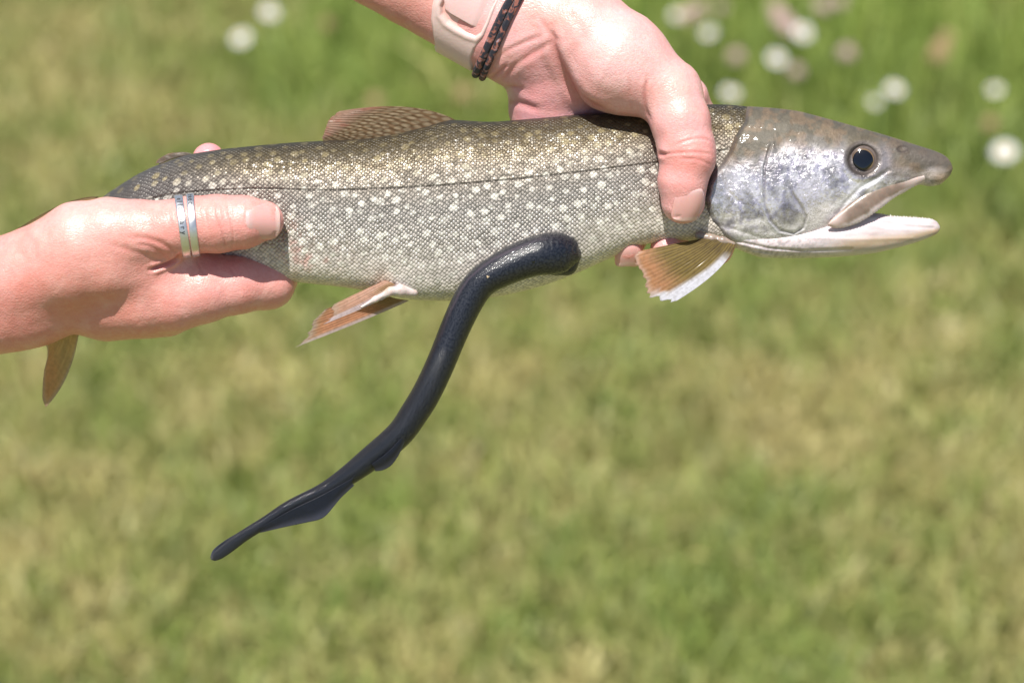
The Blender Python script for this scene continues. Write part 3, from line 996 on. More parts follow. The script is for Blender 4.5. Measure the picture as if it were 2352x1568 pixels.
def jaw_col(U, Y, w):
    white = lin(222, 212, 214); pinky = lin(214, 190, 190); tanb = lin(206, 180, 152)
    n = fbm(U / 26, Y / 12, o=3)[..., None]
    c = white * (1 - .5 * n) + pinky * .5 * n
    c = c * (0.72 + 0.45 * fbm(U / 40 + 6, Y / 7, o=4))[..., None]
    q = (np.exp(-((w - .74) / .16) ** 2) * sst(1880, 1960, U))[..., None] * .9
    c = c * (1 - q) + q * tanb
    q = (sst(.82, .97, w))[..., None] * .5
    c = c * (1 - q) + q * lin(196, 192, 190)
    q = (sst(1960, 1800, U) * sst(.52, .62, fbm(U / 4.5, Y / 4.5, o=2)))[..., None] * .4
    c = c * (1 - q) + q * lin(120, 112, 108)
    q = (sst(2120, 2150, U) * sst(.55, .9, w))[..., None] * .5
    return c * (1 - q) + q * lin(186, 150, 120)


def jaw_disp(U, Y, Zr, sg):
    # branchiostegal folds under the gill cover, and the tooth ridge along the upper rim
    d = 0
    for k, (line, wd, am) in enumerate([([(1690, 556), (1760, 572), (1840, 578), (1950, 574)], 3.5, -4.0), ([(1700, 572), (1770, 583), (1860, 586)], 3, -3.2),
                                       ([(1990, 508), (2080, 522), (2140, 524)], 4, -2.0), ([(1850, 548), (1960, 552), (2090, 548)], 4, 1.4)]):
        dl, _ = seg_dist(U, Y, line)
        d = d + am * np.exp(-(dl / wd) ** 2)
    return d * np.clip(sg, 0, 1)


loft('lower_jaw', [(1660, 530, 548, 30, 0), (1700, 528, 574, 44, 0), (1760, 524, 592, 52, 0), (1820, 520, 593, 55, 0), (1900, 508, 591, 56, 0), (1960, 497, 587, 52, 0),
                   (2005, 489, 582, 45, 0), (2053, 496, 571, 37, 0), (2100, 499, 558, 29, 0), (2135, 502, 545, 20, 0), (2150, 508, 538, 13, 0), (2157, 517, 530, 6, 0), (2159, 522, 525, 1, 0)],
     110, M_JAW, trout, jaw_col, jaw_disp, nu=220, power=0.8)

# the row of tiny teeth along the rim of the lower jaw
def build_teeth():
    V, F = [], []
    for i in range(17):
        u = 2022 + i * 7.4 + random.uniform(-1.2, 1.2)
        t = float(np.interp(u, [2005, 2053, 2100, 2135, 2150], [489, 496, 499, 502, 508]))
        T = float(np.interp(u, [2005, 2053, 2100, 2135, 2150], [45, 37, 29, 20, 13]))
        for sg in (1, -1):
            h = random.uniform(3.5, 6.0)
            c = np.array([u - PW / 2, PH / 2 - t - 2.5, sg * T * .45])
            b0 = len(V)
            for k in range(6):
                a = k * math.pi / 3
                V.append(c + np.array([1.7 * math.cos(a), -1.0, 1.7 * math.sin(a)]))
            V.append(c + np.array([-0.8, h, 0]))
            F += [(b0 + k, b0 + (k + 1) % 6, b0 + 6) for k in range(6)]
    o = mesh_obj('teeth', np.array(V), F, M_JAW, trout, col=np.repeat(lin(232, 226, 222)[None], len(V), 0))
    o['kind'] = 'stuff'


build_teeth()

# maxilla plate with its pale toothed lip
def build_maxilla(sgn):
    cl = np.array([(2118, 412, 7), (2095, 420, 9), (2070, 430, 11.5), (2040, 441, 17), (2010, 456, 23), (1980, 475, 25.5), (1955, 492, 24), (1930, 506, 19), (1912, 514, 13), (1900, 518, 7), (1894, 520, 1.5)], float)
    P = catmull(cl, 150)
    c2 = P[:, :2]
    tg = np.gradient(c2, axis=0); tg /= np.linalg.norm(tg, axis=1)[:, None]
    nr = np.c_[-tg[:, 1], tg[:, 0]]
    nr *= np.sign(nr[:, 1:2])                    # towards larger v: the lip edge
    nth = 48
    th = np.linspace(0, 2 * np.pi, nth, endpoint=False)
    r = np.maximum(P[:, 2], 0.5)
    U = c2[:, :1] + r[:, None] * nr[:, :1] * np.cos(th)[None]
    V = c2[:, 1:2] + r[:, None] * nr[:, 1:2] * np.cos(th)[None]
    zb = head_base(c2[:, 0], np.minimum(c2[:, 1], pchip(c2[:, 0], HB[:, 0], HB[:, 1]) - 16))
    zb = np.maximum(np.convolve(np.pad(zb, 8, 'edge'), np.ones(17) / 17, 'valid'), np.interp(c2[:, 0], [1900, 1990, 2110], [62, 54, 32]))
    lipw = np.cos(th)[None]
    Z = zb[:, None] + 2 + (4 + 0.28 * r[:, None]) * np.sin(th)[None] - 3.0 * lipw
    arc = np.r_[0, np.cumsum(np.linalg.norm(np.diff(c2, axis=0), axis=1))]
    teeth = np.maximum(0, np.sin(arc * 2 * np.pi / 7.5))[:, None] * sst(.7, 1.0, lipw)
    U = U + teeth * nr[:, :1] * 1.6; V = V + teeth * nr[:, 1:2] * 1.6
    n = fbm(U / 12, V / 12, o=3)
    brown = lin(128, 110, 96); pale = lin(216, 202, 202)
    f = sst(.4, .85, lipw + .35 * (n - .5))[..., None]
    c = (brown * (.7 + .6 * n[..., None])) * (1 - f) + pale * f
    endf = sst(1945, 1905, U)[..., None] * .8
    c = c * (1 - endf) + endf * lin(218, 194, 186)
    fr = sst(2050, 2100, U)[..., None] * .7
    c = c * (1 - fr) + fr * lin(200, 184, 178)
    Pm = np.stack([U - PW / 2, PH / 2 - V, Z * sgn], -1).reshape(-1, 3)
    F = grid_faces(150, nth, wrap_v=True)
    mesh_obj('upper_jaw_bone', Pm, F if sgn > 0 else F[:, ::-1], M_JAW, trout, col=c.reshape(-1, 3))


build_maxilla(1); build_maxilla(-1)


def dome(u, v, r, d0, bulge, nr=18, nt=48, shape=None):
    V, rr_ = [], []
    for i in range(nr):
        q = i / (nr - 1)
        for j in range(nt):
            t = 2 * math.pi * j / nt
            k = 1.0 if shape is None else shape(t)
            p = px(u + r * q * k * math.cos(t), v - r * q * k * math.sin(t), 0)
            V.append((p[0] * (1 - d0 * S / FOC), p[1] * (1 - d0 * S / FOC), d0 + bulge * math.sqrt(max(0, 1 - q * q))))
            rr_.append(q)
    return np.array(V), grid_faces(nr, nt, wrap_v=True), np.array(rr_)


def build_eye(sgn):
    z0 = float(head_base(np.array([EYE[0]]), np.array([EYE[1]]))[0]) - 12
    V, F, q = dome(EYE[0], EYE[1], 35.5, z0, 16)
    r = q * 38
    ys = [0, 22, 24, 27, 31, 34, 36, 38]
    cs = np.array([lin(30, 26, 22), lin(40, 34, 26), lin(140, 114, 80), lin(92, 78, 68), lin(118, 106, 100), lin(88, 78, 72), lin(56, 48, 44), lin(40, 36, 34)])
    c = np.stack([np.interp(r, ys, cs[:, i]) for i in range(3)], -1)
    gv = sst(-20, 25, -(V[:, 1] - V[:, 1].mean()))[:, None] * sst(28, 23, r)[:, None]
    c = c * (1 - .6 * gv) + .6 * gv * lin(206, 166, 84)
    V[:, 2] *= sgn
    e = mesh_obj('eye', V, F if sgn > 0 else F[:, ::-1], M_EYE, trout, col=c)
    sh = lambda t: 1.0 + 0.10 * max(0, math.cos(t + 0.0)) ** 6 + 0.10 * max(0, math.cos(t + 1.45)) ** 8
    V, F, q = dome(EYE[0], EYE[1], 22.5, z0 + 17 * .80, 4.4, 10, 40, sh)
    V[:, 2] *= sgn
    mesh_obj('pupil', V, F if sgn > 0 else F[:, ::-1], M_PUPIL, e)


build_eye(1); build_eye(-1)


# ---- fins: a sheet of rays from a base line to a tip line
def fin(name, base, ctrl, tip, nr, ns, rays, amp, thick, colf, parent=trout, mat=M_FIN, rag=0.0):
    B, C, T = [catmull(q, nr) for q in (base, ctrl, tip)]
    s = np.linspace(0, 1, ns)[None, :, None]
    r = np.linspace(0, 1, nr)
    if rag:
        e = rag * (fbm(r * rays * 0.8 + 3, r * 0, o=3) - 0.6)
        T = T + (T - C) * e[:, None]
    G = (1 - s) ** 2 * B[:, None] + 2 * s * (1 - s) * C[:, None] + s * s * T[:, None]
    ph = ((r * rays + 0.45 * (fbm(r * rays * 0.7 + 11, r * 0, o=2) - .5)) * 2 * np.pi)[:, None]
    G[..., 2] += amp * np.cos(ph) * sst(1.0, .78, r)[:, None] * sst(0, .1, s[..., 0]) * (1 - .5 * s[..., 0])
    L = np.stack([pxs(row) for row in G])
    R_, S_ = np.meshgrid(r, s[0, :, 0], indexing='ij')
    col = colf(R_, S_, np.cos(ph) * np.ones_like(S_))
    th = thick * (1 - 0.75 * S_) / 2
    A, Bk = L.copy(), L.copy()
    A[..., 2] += th; Bk[..., 2] -= th
    n = nr * ns
    F1 = grid_faces(nr, ns)
    idx = np.arange(n).reshape(nr, ns)
    rim = np.r_[idx[:, 0], idx[-1, 1:], idx[::-1, -1][1:], idx[0, ::-1][1:-1]]
    rim2 = np.roll(rim, -1)
    F = np.vstack([F1, F1[:, ::-1] + n, np.c_[rim, rim + n, rim2 + n, rim2]])
    if col.shape[-1] == 3: col = np.concatenate([col, np.ones(col.shape[:2] + (1,))], -1)
    return mesh_obj(name, np.vstack([A.reshape(-1, 3), Bk.reshape(-1, 3)]), F, mat, parent, col=np.vstack([col.reshape(-1, 4)] * 2))


def pec_col(R, Sv, rayc):
    n = fbm(R * 40, Sv * 8, o=3)[..., None]
    olive = lin(156, 134, 70); dk = lin(84, 68, 42); red = lin(212, 158, 118); white = lin(236, 236, 246)
    c = olive * (.7 + .5 * n)
    f = (.5 * sst(0.2, .9, -rayc) * sst(.97, .6, R))[..., None]
    c = c * (1 - f) + f * dk
    f = (.75 * sst(.42, .12, Sv))[..., None] * sst(.35, .65, n)
    c = c * (1 - f) + f * dk
    f = (sst(.62, .92, Sv + .12 * (n[..., 0] - .5)) * sst(.9, .6, R))[..., None] * .85
    c = c * (1 - f) + f * red
    f = (sst(.93, 1.0, Sv) * sst(.9, .7, R))[..., None] * .7
    c = c * (1 - f) + f * lin(226, 200, 190)
    edge = np.maximum(sst(.80, .90, R + .10 * sst(.3, 1, Sv)), sst(.91, .97, Sv + .05 * n[..., 0]) * sst(.55, .75, R))
    f = (edge * sst(.12, .35, Sv))[..., None]
    c = c * (1 - f) + f * white
    a = 1 - .25 * sst(.8, 1, Sv) * sst(.9, .6, R)
    return np.concatenate([c, a[..., None]], -1)


fin('pectoral_fin', [(1612, 548, 56), (1650, 551, 58), (1688, 562, 58)], [(1540, 561, 76), (1590, 590, 82), (1668, 622, 82)],
    [(1462, 578, 74), (1459, 590, 78), (1464, 606, 82), (1470, 622, 84), (1479, 642, 86), (1482, 660, 88), (1497, 680, 90), (1523, 690, 92), (1552, 692, 92)],
    220, 60, 17, 0.35, 6, pec_col, rag=0.16)
fin('pectoral_fin', [(1640, 552, -56), (1660, 556, -58), (1688, 562, -58)], [(1600, 560, -90), (1620, 572, -96), (1668, 582, -92)],
    [(1560, 560, -120), (1570, 575, -130), (1590, 588, -132), (1620, 590, -130)], 60, 30, 13, 2.0, 6, pec_col)


def pelvic_col(R, Sv, rayc):
    n = fbm(R * 30 + 8, Sv * 6, o=3)[..., None]
    c = lin(220, 182, 160) * (.8 + .35 * n)
    f = (.3 * sst(.2, .9, -rayc))[..., None]
    c = c * (1 - f) + f * lin(206, 146, 116)
    f = (sst(.5, .2, Sv) * sst(.1, .4, R) * sst(.8, .5, R))[..., None] * .7
    c = c * (1 - f) + f * lin(150, 118, 60)
    f = sst(.5, .66, R)[..., None]
    c = c * (1 - f) + f * lin(232, 218, 222)
    f = (sst(.85, 1, Sv) * sst(.7, .5, R))[..., None] * .7
    c = c * (1 - f) + f * lin(206, 190, 176)
    return np.concatenate([c, (1 - .12 * sst(.3, .6, Sv) - .35 * sst(.6, 1, Sv) * sst(.7, .4, R))[..., None]], -1)


fin('pelvic_fin', [(884, 644, 50), (906, 652, 54), (926, 664, 48)], [(830, 668, 66), (850, 684, 70), (880, 690, 66)],
    [(758, 703, 66), (762, 708, 69), (768, 716, 72), (766, 722, 74), (752, 736, 74), (741, 746, 74)], 120, 40, 9, .5, 9, pelvic_col, rag=0.3)


def pelvic2_col(R, Sv, rayc):
    n = fbm(R * 30 + 18, Sv * 6, o=3)[..., None]
    c = lin(214, 160, 126) * (.7 + .5 * n)
    f = (.35 * sst(.0, .9, -rayc))[..., None]
    c = c * (1 - f) + f * lin(190, 126, 90)
    f = sst(.4, .1, Sv)[..., None] * .8
    c = c * (1 - f) + f * lin(150, 128, 84)
    f = np.maximum(sst(.78, .92, R), sst(.9, 1, Sv) * .8)[..., None]
    c = c * (1 - f) + f * lin(206, 190, 188)
    return np.concatenate([c, (.82 - .3 * sst(.8, 1, Sv))[..., None]], -1)


fin('pelvic_fin', [(870, 672, -20), (905, 684, -26), (940, 690, -24)], [(800, 690, -30), (820, 716, -34), (850, 732, -34)],
    [(742, 712, -30), (736, 722, -32), (720, 738, -34), (712, 754, -36), (697, 780, -38), (682, 796, -38)], 120, 40, 10, .5, 6, pelvic2_col, rag=0.22)


def dorsal_col(R, Sv, rayc):
    x = R * 9; y = Sv * 26
    n = fbm(R * 26, Sv * 9, o=3)[..., None]
    c = lin(140, 112, 78) * (.65 + .6 * n)
    f = (.35 * sst(.1, .95, -rayc))[..., None]
    c = c * (1 - f) + f * lin(112, 84, 62)
    dsp = np.hypot((R * 13 + .5 * (np.floor(Sv * 10) % 2)) % 1 - .5, ((Sv * 10) % 1 - .5) * .8)
    f = (sst(.42, .2, dsp + .35 * (n[..., 0] - .5)) * sst(.85, .55, Sv))[..., None] * .7
    c = c * (1 - f) + f * lin(190, 172, 140)
    f = (sst(.62, .95, Sv))[..., None] * .75
    c = c * (1 - f) + f * lin(214, 176, 160)
    f = (sst(.55, .7, n[..., 0]) * sst(.55, .8, Sv))[..., None] * .5
    c = c * (1 - f) + f * lin(186, 110, 92)
    return np.concatenate([c, (1 - .25 * sst(.7, 1, Sv))[..., None]], -1)


fin('dorsal_fin', [(742, 323, 0), (800, 323, 0), (880, 316, 0), (970, 296, 0), (1046, 276, 0)],
    [(742, 320, 2), (790, 312, 6), (840, 285, 9), (890, 252, 10), (950, 226, 10)],
    [(740, 317, 4), (745, 305, 7), (749, 291, 9), (756, 275, 10), (778, 256, 10)], 200, 60, 15, 0.7, 8, dorsal_col, rag=0.05)


def dark_col(a, b):
    def f(R, Sv, rayc):
        n = fbm(R * 20, Sv * 10, o=3)[..., None]
        c = lin(*a) * (.7 + .6 * n)
        q = sst(.6, 1, Sv)[..., None] * .7
        return c * (1 - q) + q * lin(*b)
    return f


fin('adipose_fin', [(366, 377, -32), (400, 364, -28), (442, 354, -22)], [(362, 372, -32), (385, 352, -28), (425, 346, -24)],
    [(357, 377, -33), (364, 366, -32), (386, 353, -30)], 50, 24, 3, 0.3, 10, dark_col((92, 80, 66), (130, 104, 82)), mat=M_JAW)


def tail_col(R, Sv, rayc):
    n = fbm(R * 40, Sv * 6, o=3)[..., None]
    c = lin(206, 176, 124) * (.65 + .6 * n)
    f = (.3 * sst(.1, .95, -rayc))[..., None]
    c = c * (1 - f) + f * lin(196, 152, 100)
    f = (sst(.6, .95, Sv) * sst(.5, .9, R))[..., None] * .7
    c = c * (1 - f) + f * lin(216, 146, 100)
    f = np.maximum(sst(.94, 1, Sv), sst(.965, 1, R))[..., None] * .6
    c = c * (1 - f) + f * lin(196, 184, 176)
    f = sst(.06, 0, R)[..., None] * .7
    c = c * (1 - f) + f * lin(84, 76, 62)
    return np.concatenate([c, (1 - .35 * sst(.15, .5, Sv))[..., None]], -1)


fin('tail_fin', [(226, 452, -60), (190, 486, -66), (170, 540, -70), (172, 585, -68), (184, 606, -64)],
    [(120, 446, -78), (80, 540, -90), (100, 640, -90), (140, 700, -84), (202, 838, -78)],
    [(-110, 640, -100), (-70, 655, -104), (0, 690, -104), (70, 740, -100), (108, 800, -98), (100, 860, -96), (97, 915, -92), (105, 935, -90)], 200, 50, 26, .6, 7, tail_col, rag=0.03)
fin('anal_fin', [(300, 585, -44), (350, 582, -36), (400, 582, -28)], [(280, 610, -46), (320, 612, -40), (370, 612, -34)],
    [(262, 640, -48), (270, 650, -46), (300, 652, -44)], 50, 24, 8, 1.0, 6, dark_col((176, 140, 110), (220, 200, 190)))

# ------------------------------------------------------------------ the lamprey
lamprey = thing('sea_lamprey', 'dark slate blue lamprey sucked onto the belly of the trout', 'lamprey', (1285, 585, 70))
LC = [  # u, v, d, in-plane radius, depth radius
    (481, 1287, 70, 1.5, 1.0), (490, 1280, 70, 9, 3.5), (506, 1269, 71, 13.5, 5), (530, 1251, 72, 14.5, 7), (564, 1227, 74, 13.5, 9), (603, 1203, 76, 13.5, 11), (665, 1163, 79, 15, 14),
    (745, 1126, 82, 18.5, 17), (804, 1088, 85, 23, 21), (850, 1053, 88, 26.5, 25), (893, 1019, 91, 28.5, 28), (926, 987, 94, 29.5, 30), (949, 952, 96, 30.5, 31), (970, 920, 97, 31, 32), (994, 874, 99, 31, 32),
    (1014, 830, 101, 31, 33), (1036, 776, 102, 31.5, 34), (1056, 730, 104, 32.5, 34), (1077, 688, 106, 33.5, 34), (1105, 648, 108, 34, 35), (1148, 621, 110, 37, 36), (1193, 600, 108, 41, 37),
    (1238, 586, 104, 45.5, 38), (1268, 582, 98, 48, 36), (1290, 581, 92, 46, 32), (1306, 581, 86, 40, 26), (1320, 582, 80, 29, 18), (1329, 583, 76, 16, 10), (1333, 583, 74, 2, 2)]


def build_lamprey():
    c = np.array(LC, float)
    L = np.r_[0, np.cumsum(np.linalg.norm(np.diff(c[:, :2], axis=0), axis=1))]
    n = 420
    t = np.r_[np.linspace(0, L[-8], n - 130, endpoint=False), np.linspace(L[-8], L[-1], 130)]
    Cc = np.stack([pchip(t, L, c[:, i]) for i in range(5)], -1)
    Cc[:, 3] *= 1 + .08 * sst(L[6], L[10], t) * sst(L[-4], L[-9], t)
    sm = lambda a: np.convolve(np.pad(a, 5, 'edge'), np.ones(11) / 11, 'valid')
    Cc[:n - 130, 0], Cc[:n - 130, 1] = sm(Cc[:, 0])[:n - 130], sm(Cc[:, 1])[:n - 130]
    tg = np.gradient(Cc[:, :2], axis=0); tg /= np.linalg.norm(tg, axis=1)[:, None]
    nr = np.c_[tg[:, 1], -tg[:, 0]]                 # towards the upper-left edge
    nth = 64
    th = np.linspace(0, 2 * np.pi, nth, endpoint=False)
    R1 = Cc[:, 3][:, None] * np.ones(nth)[None]
    # small folds near the sucking disc
    fold = sst(L[-7], L[-5], t)[:, None]
    wob = 1 + fold * 0.009 * np.sin(t[:, None] / 2.1 + 2.0 * np.sin(th)[None] + 3 * fbm(t[:, None] / 30 + 0 * th, th[None] * 3 + 0 * t[:, None], o=2))
    wob = wob + 0.03 * sst(L[-9], L[-7], t)[:, None] * (fbm(t[:, None] / 14 + 0 * th[None], 4 * np.cos(th)[None] + 0 * t[:, None], 4 * np.sin(th)[None] + 0 * t[:, None], o=2) - .5)
    U = Cc[:, :1] + R1 * wob * nr[:, :1] * np.cos(th)[None]
    V = Cc[:, 1:2] + R1 * wob * nr[:, 1:2] * np.cos(th)[None]
    D = Cc[:, 2:3] + Cc[:, 4:5] * wob * np.sin(th)[None]
    P = np.stack([(U - PW / 2) * (1 - D * S / FOC), (PH / 2 - V) * (1 - D * S / FOC), D], -1).reshape(-1, 3)
    w = np.cos(th)[None] * np.ones_like(U)
    base = lin(17, 20, 29); back = lin(34, 34, 42); blue = lin(20, 28, 44)
    f = sst(.55, .98, w)[..., None] * .6
    c3 = base * (1 - f) + back * f
    f = (np.exp(-((w - .2) / .25) ** 2) * .45)[..., None]
    c3 = c3 * (1 - f) + blue * f
    f = (np.exp(-((w - .72 + .1 * (fbm(t / 25, t * 0, o=2)[:, None] - .5)) / .06) ** 2) * .35 * sst(L[-14], L[-10], t)[:, None] * sst(L[-5], L[-8], t)[:, None])[..., None]
    c3 = c3 * (1 - f) + lin(120, 104, 116) * f
    seg = (sst(.9, .3, np.abs(w)) * sst(L[16], L[12], t)[:, None]).ravel()
    arcv = np.repeat((th / (2 * np.pi))[None], n, 0)
    return mesh_obj('body', P, grid_faces(n, nth, wrap_v=True), M_LAMP, lamprey, col=c3.reshape(-1, 3), uv=np.c_[np.repeat(t / 100, nth), arcv.ravel()], attrs={'seg': seg})


build_lamprey()

# oral disc pressed on the flank
dv, df, dq = dome(1288, 588, 47, 58, 26, 14, 48, lambda t: 1 + .05 * math.sin(5 * t))
mesh_obj('oral_disc', dv, df, M_LAMP, lamprey, col=np.repeat(lin(30, 32, 46)[None], len(dv), 0), uv=dv[:, :2] / 100, attrs={'seg': np.zeros(len(dv))})


def lcol(R, Sv, rayc):
    n = fbm(R * 30, Sv * 6, o=2)[..., None]
    c = lin(16, 18, 28) * (.8 + .5 * n)
    f = sst(.45, 1, Sv)[..., None] * .7
    return c * (1 - f) + lin(74, 76, 92) * f


fin('dorsal_fin', [(852, 1066, 112), (880, 1046, 116), (908, 1020, 118), (938, 985, 118)], [(862, 1074, 112), (890, 1058, 116), (914, 1034, 118), (936, 994, 118)],
    [(862, 1082, 108), (880, 1079, 108), (899, 1068, 108), (915, 1046, 110), (928, 1018, 113), (939, 987, 117)], 60, 20, 20, .3, 5, lcol, lamprey, M_LFIN)
fin('dorsal_fin', [(596, 1212, 86), (665, 1172, 92), (735, 1138, 97), (812, 1096, 103)], [(600, 1220, 85), (660, 1194, 90), (742, 1166, 95), (806, 1110, 102)],
    [(597, 1223, 84), (653, 1210, 87), (705, 1199, 89), (732, 1193, 91), (748, 1184, 92), (764, 1166, 93), (784, 1142, 95), (814, 1114, 99)], 80, 24, 26, .3, 5, lcol, lamprey, M_LFIN)
fin('tail_fin', [(560, 1222, 76), (530, 1240, 74), (500, 1262, 72)], [(540, 1226, 76), (512, 1244, 74), (494, 1262, 72)],
    [(548, 1222, 75), (516, 1241, 74), (490, 1262, 72), (482, 1283, 71)], 40, 12, 10, .2, 4, lcol, lamprey, M_LFIN)
ev, ef, eq = dome(1256, 598 - 26, 0, 0, 0) if False else dome(1134, 606, 0.1, 0, 0, 3, 6)
for (eu, evv, er, dd) in [(1225, 599, 4.6, 141)]:
    ev, ef, eq = dome(eu, evv, er * 1.0, dd, 4, 8, 20)
    mesh_obj('eye', ev, ef, M_PUPIL, lamprey)
ev, ef, eq = dome(1196, 564, 6, 122, 3, 8, 20, lambda t: 1 - .35 * abs(math.sin(t - .4)))
mesh_obj('nostril', ev, ef, M_PUPIL, lamprey)
ev, ef, eq = dome(1120.5, 636, 3.4, 143, 3, 6, 12, lambda t: 1 + .4 * math.sin(3 * t + 1) + .3 * math.sin(5 * t))
deb = mesh_obj('sand_speck', ev, ef, mat_plain('sand_speck', lin(206, 184, 150), .8), None)
tag(deb, 'tiny tan speck stuck on the dark lamprey body', 'debris')


# ------------------------------------------------------------------ hands as blended volumes
class SDF:
    def __init__(self):
        self.ops = []

    def chain(self, nodes, k=14, kin=8, flat=None, corr=True):
        N = []
        for (u, v, d, r) in nodes:
            p = px(u, v, d)
            N.append((*p, r * (1 - d * S / FOC)))
        self.ops.append((np.array(N), k, kin, flat))
        return self

    @staticmethod
    def smin(a, b, k):
        h = np.clip(0.5 + 0.5 * (b - a) / k, 0, 1)
        return b * (1 - h) + a * h - k * h * (1 - h)

    def __call__(self, p):
        p = p.astype(np.float64)
        out = None
        for N, k, kin, flat in self.ops:
            q, A = p, N
            if flat is not None:
                n, f = np.asarray(flat[0], float), flat[1]
                n = n / np.linalg.norm(n)
                c = N[len(N) // 2, :3]
                q = p + ((p - c) @ n)[:, None] * n * (1 / f - 1)
                A = N.copy()
                A[:, :3] = N[:, :3] + ((N[:, :3] - c) @ n)[:, None] * n * (1 / f - 1)
            dd = None
            for i in range(len(A) - 1):
                a, b = A[i, :3], A[i + 1, :3]
                e = b - a
                pa = q - a
                h = np.clip((pa @ e) / (e @ e), 0, 1)
                s = np.sqrt(np.maximum(((pa - h[:, None] * e) ** 2).sum(1), 1e-9)) - (A[i, 3] + h * (A[i + 1, 3] - A[i, 3]))
                dd = s if dd is None else self.smin(dd, s, kin)
            if len(A) == 1:
                dd = np.linalg.norm(q - A[0, :3], axis=1) - A[0, 3]
            out = dd if out is None else self.smin(out, dd, k)
        return out

    def mesh(self, lo, hi, h=4.0, blk=5):
        lo = np.asarray(lo, float); hi = np.asarray(hi, float)
        nb = np.ceil((hi - lo) / (h * blk)).astype(int)
        n = nb * blk
        cb = [lo[i] + (np.arange(nb[i]) + .5) * blk * h - h / 2 for i in range(3)]
        G = np.stack(np.meshgrid(*cb, indexing='ij'), -1).reshape(-1, 3)
        cf = self(G).reshape(nb)
        f = cf.repeat(blk, 0).repeat(blk, 1).repeat(blk, 2)
        near = (np.abs(cf) < blk * h * 1.35).repeat(blk, 0).repeat(blk, 1).repeat(blk, 2)
        idx = np.argwhere(near)
        f[near] = self(lo + idx * h)
        ins = f < 0
        cells = [n[i] - 1 for i in range(3)]
        cnt = np.zeros(cells, np.int8)
        for a in (0, 1):
            for b in (0, 1):
                for c in (0, 1):
                    cnt += ins[a:a + cells[0], b:b + cells[1], c:c + cells[2]]
        act = (cnt > 0) & (cnt < 8)
        ai = np.argwhere(act)
        vid = np.full(cells, -1, np.int64)
        vid[act] = np.arange(len(ai))
        acc = np.zeros((len(ai), 3)); num = np.zeros(len(ai))
        cor = np.array([[a, b, c] for a in (0, 1) for b in (0, 1) for c in (0, 1)])
        for i in range(8):
            for j in range(i + 1, 8):
                if np.abs(cor[i] - cor[j]).sum() != 1: continue
                pa, pb = ai + cor[i], ai + cor[j]
                fa = f[pa[:, 0], pa[:, 1], pa[:, 2]]; fb = f[pb[:, 0], pb[:, 1], pb[:, 2]]
                m = (fa < 0) != (fb < 0)
                t = np.where(m, fa / np.where(np.abs(fa - fb) < 1e-9, 1, fa - fb), 0)
                acc += np.where(m[:, None], pa + t[:, None] * (pb - pa), 0)
                num += m
        V = lo + (acc / num[:, None]) * h
        faces = []
        for ax in range(3):
            sl0 = [slice(None)] * 3; sl1 = [slice(None)] * 3
            sl0[ax] = slice(0, n[ax] - 1); sl1[ax] = slice(1, n[ax])
            x = ins[tuple(sl0)] != ins[tuple(sl1)]
            e = np.argwhere(x)
            o1, o2 = [i for i in range(3) if i != ax]
            ok = (e[:, o1] > 0) & (e[:, o2] > 0) & (e[:, o1] < n[o1] - 1) & (e[:, o2] < n[o2] - 1)
            e = e[ok]
            def cell(d1, d2):
                q = e.copy(); q[:, o1] += d1; q[:, o2] += d2
                return vid[q[:, 0], q[:, 1], q[:, 2]]
            Q = np.stack([cell(-1, -1), cell(0, -1), cell(0, 0), cell(-1, 0)], -1)
            inside0 = ins[e[:, 0], e[:, 1], e[:, 2]]
            flip = inside0 if ax != 1 else ~inside0
            Q = np.where(flip[:, None], Q, Q[:, ::-1])
            faces.append(Q)
        F = np.vstack(faces)
        F = F[(F >= 0).all(1)]
        for _ in range(2):
            g, d = self.grad(V)
            V = V - g * d[:, None]
        g, _ = self.grad(V)
        return V, F, g

    def grad(self, P, e=1.0):
        d = self(P)
        g = np.stack([self(P + e * np.eye(3)[i]) - d for i in range(3)], -1)
        g /= np.maximum(np.linalg.norm(g, axis=1), 1e-6)[:, None]
        return g, d

    def cast(self, o, dirv, n=60):
        o = np.array(o, float); dirv = np.asarray(dirv, float)
        for _ in range(n):
            o = o + dirv * np.clip(self(o) * 0.8, -20, 8)[:, None]
        return o


def skin_color(V, N, pu, pv, base, blobs, seed=0):
    n1 = fbm(V[:, 0] / 46 + seed, V[:, 1] / 40, V[:, 2] / 40, o=3)
    n2 = fbm(V[:, 0] / 13 + seed, V[:, 1] / 12, V[:, 2] / 12, o=2)
    c = lin(*base)[None] * np.ones((len(V), 1))
    f = (sst(.35, .7, n1) * .45)[:, None]
    c = c * (1 - f) + f * lin(226, 148, 136)
    f = (sst(.5, .75, n2) * .25)[:, None]
    c = c * (1 - f) + f * lin(244, 196, 184)
    for (bu, bv, br, bc, k) in blobs:
        q = (k * np.exp(-((pu - bu) ** 2 + (pv - bv) ** 2) / br ** 2))[:, None]
        c = c * (1 - q) + q * lin(*bc)
    return c


def crease(V, N, pu, pv, lines):
    disp = np.zeros(len(V)); redd = np.zeros(len(V))
    face = sst(-.1, .25, N[:, 2])
    for (pts, wd, am) in lines:
        pts = catmull(np.array(pts, float), 14) if len(pts) > 2 else np.array(pts, float)
        d, t = seg_dist(pu, pv, pts)
        fade = sst(0, .18, t) * sst(1, .82, t) * .8 + .2
        g = np.exp(-(d / wd) ** 2)
        disp += face * fade * am * (-g + 0.45 * np.exp(-((d - 2.2 * wd) / (1.3 * wd)) ** 2))
        redd += face * fade * g * min(1.0, am / 3)
    return disp, np.clip(redd, 0, 1)


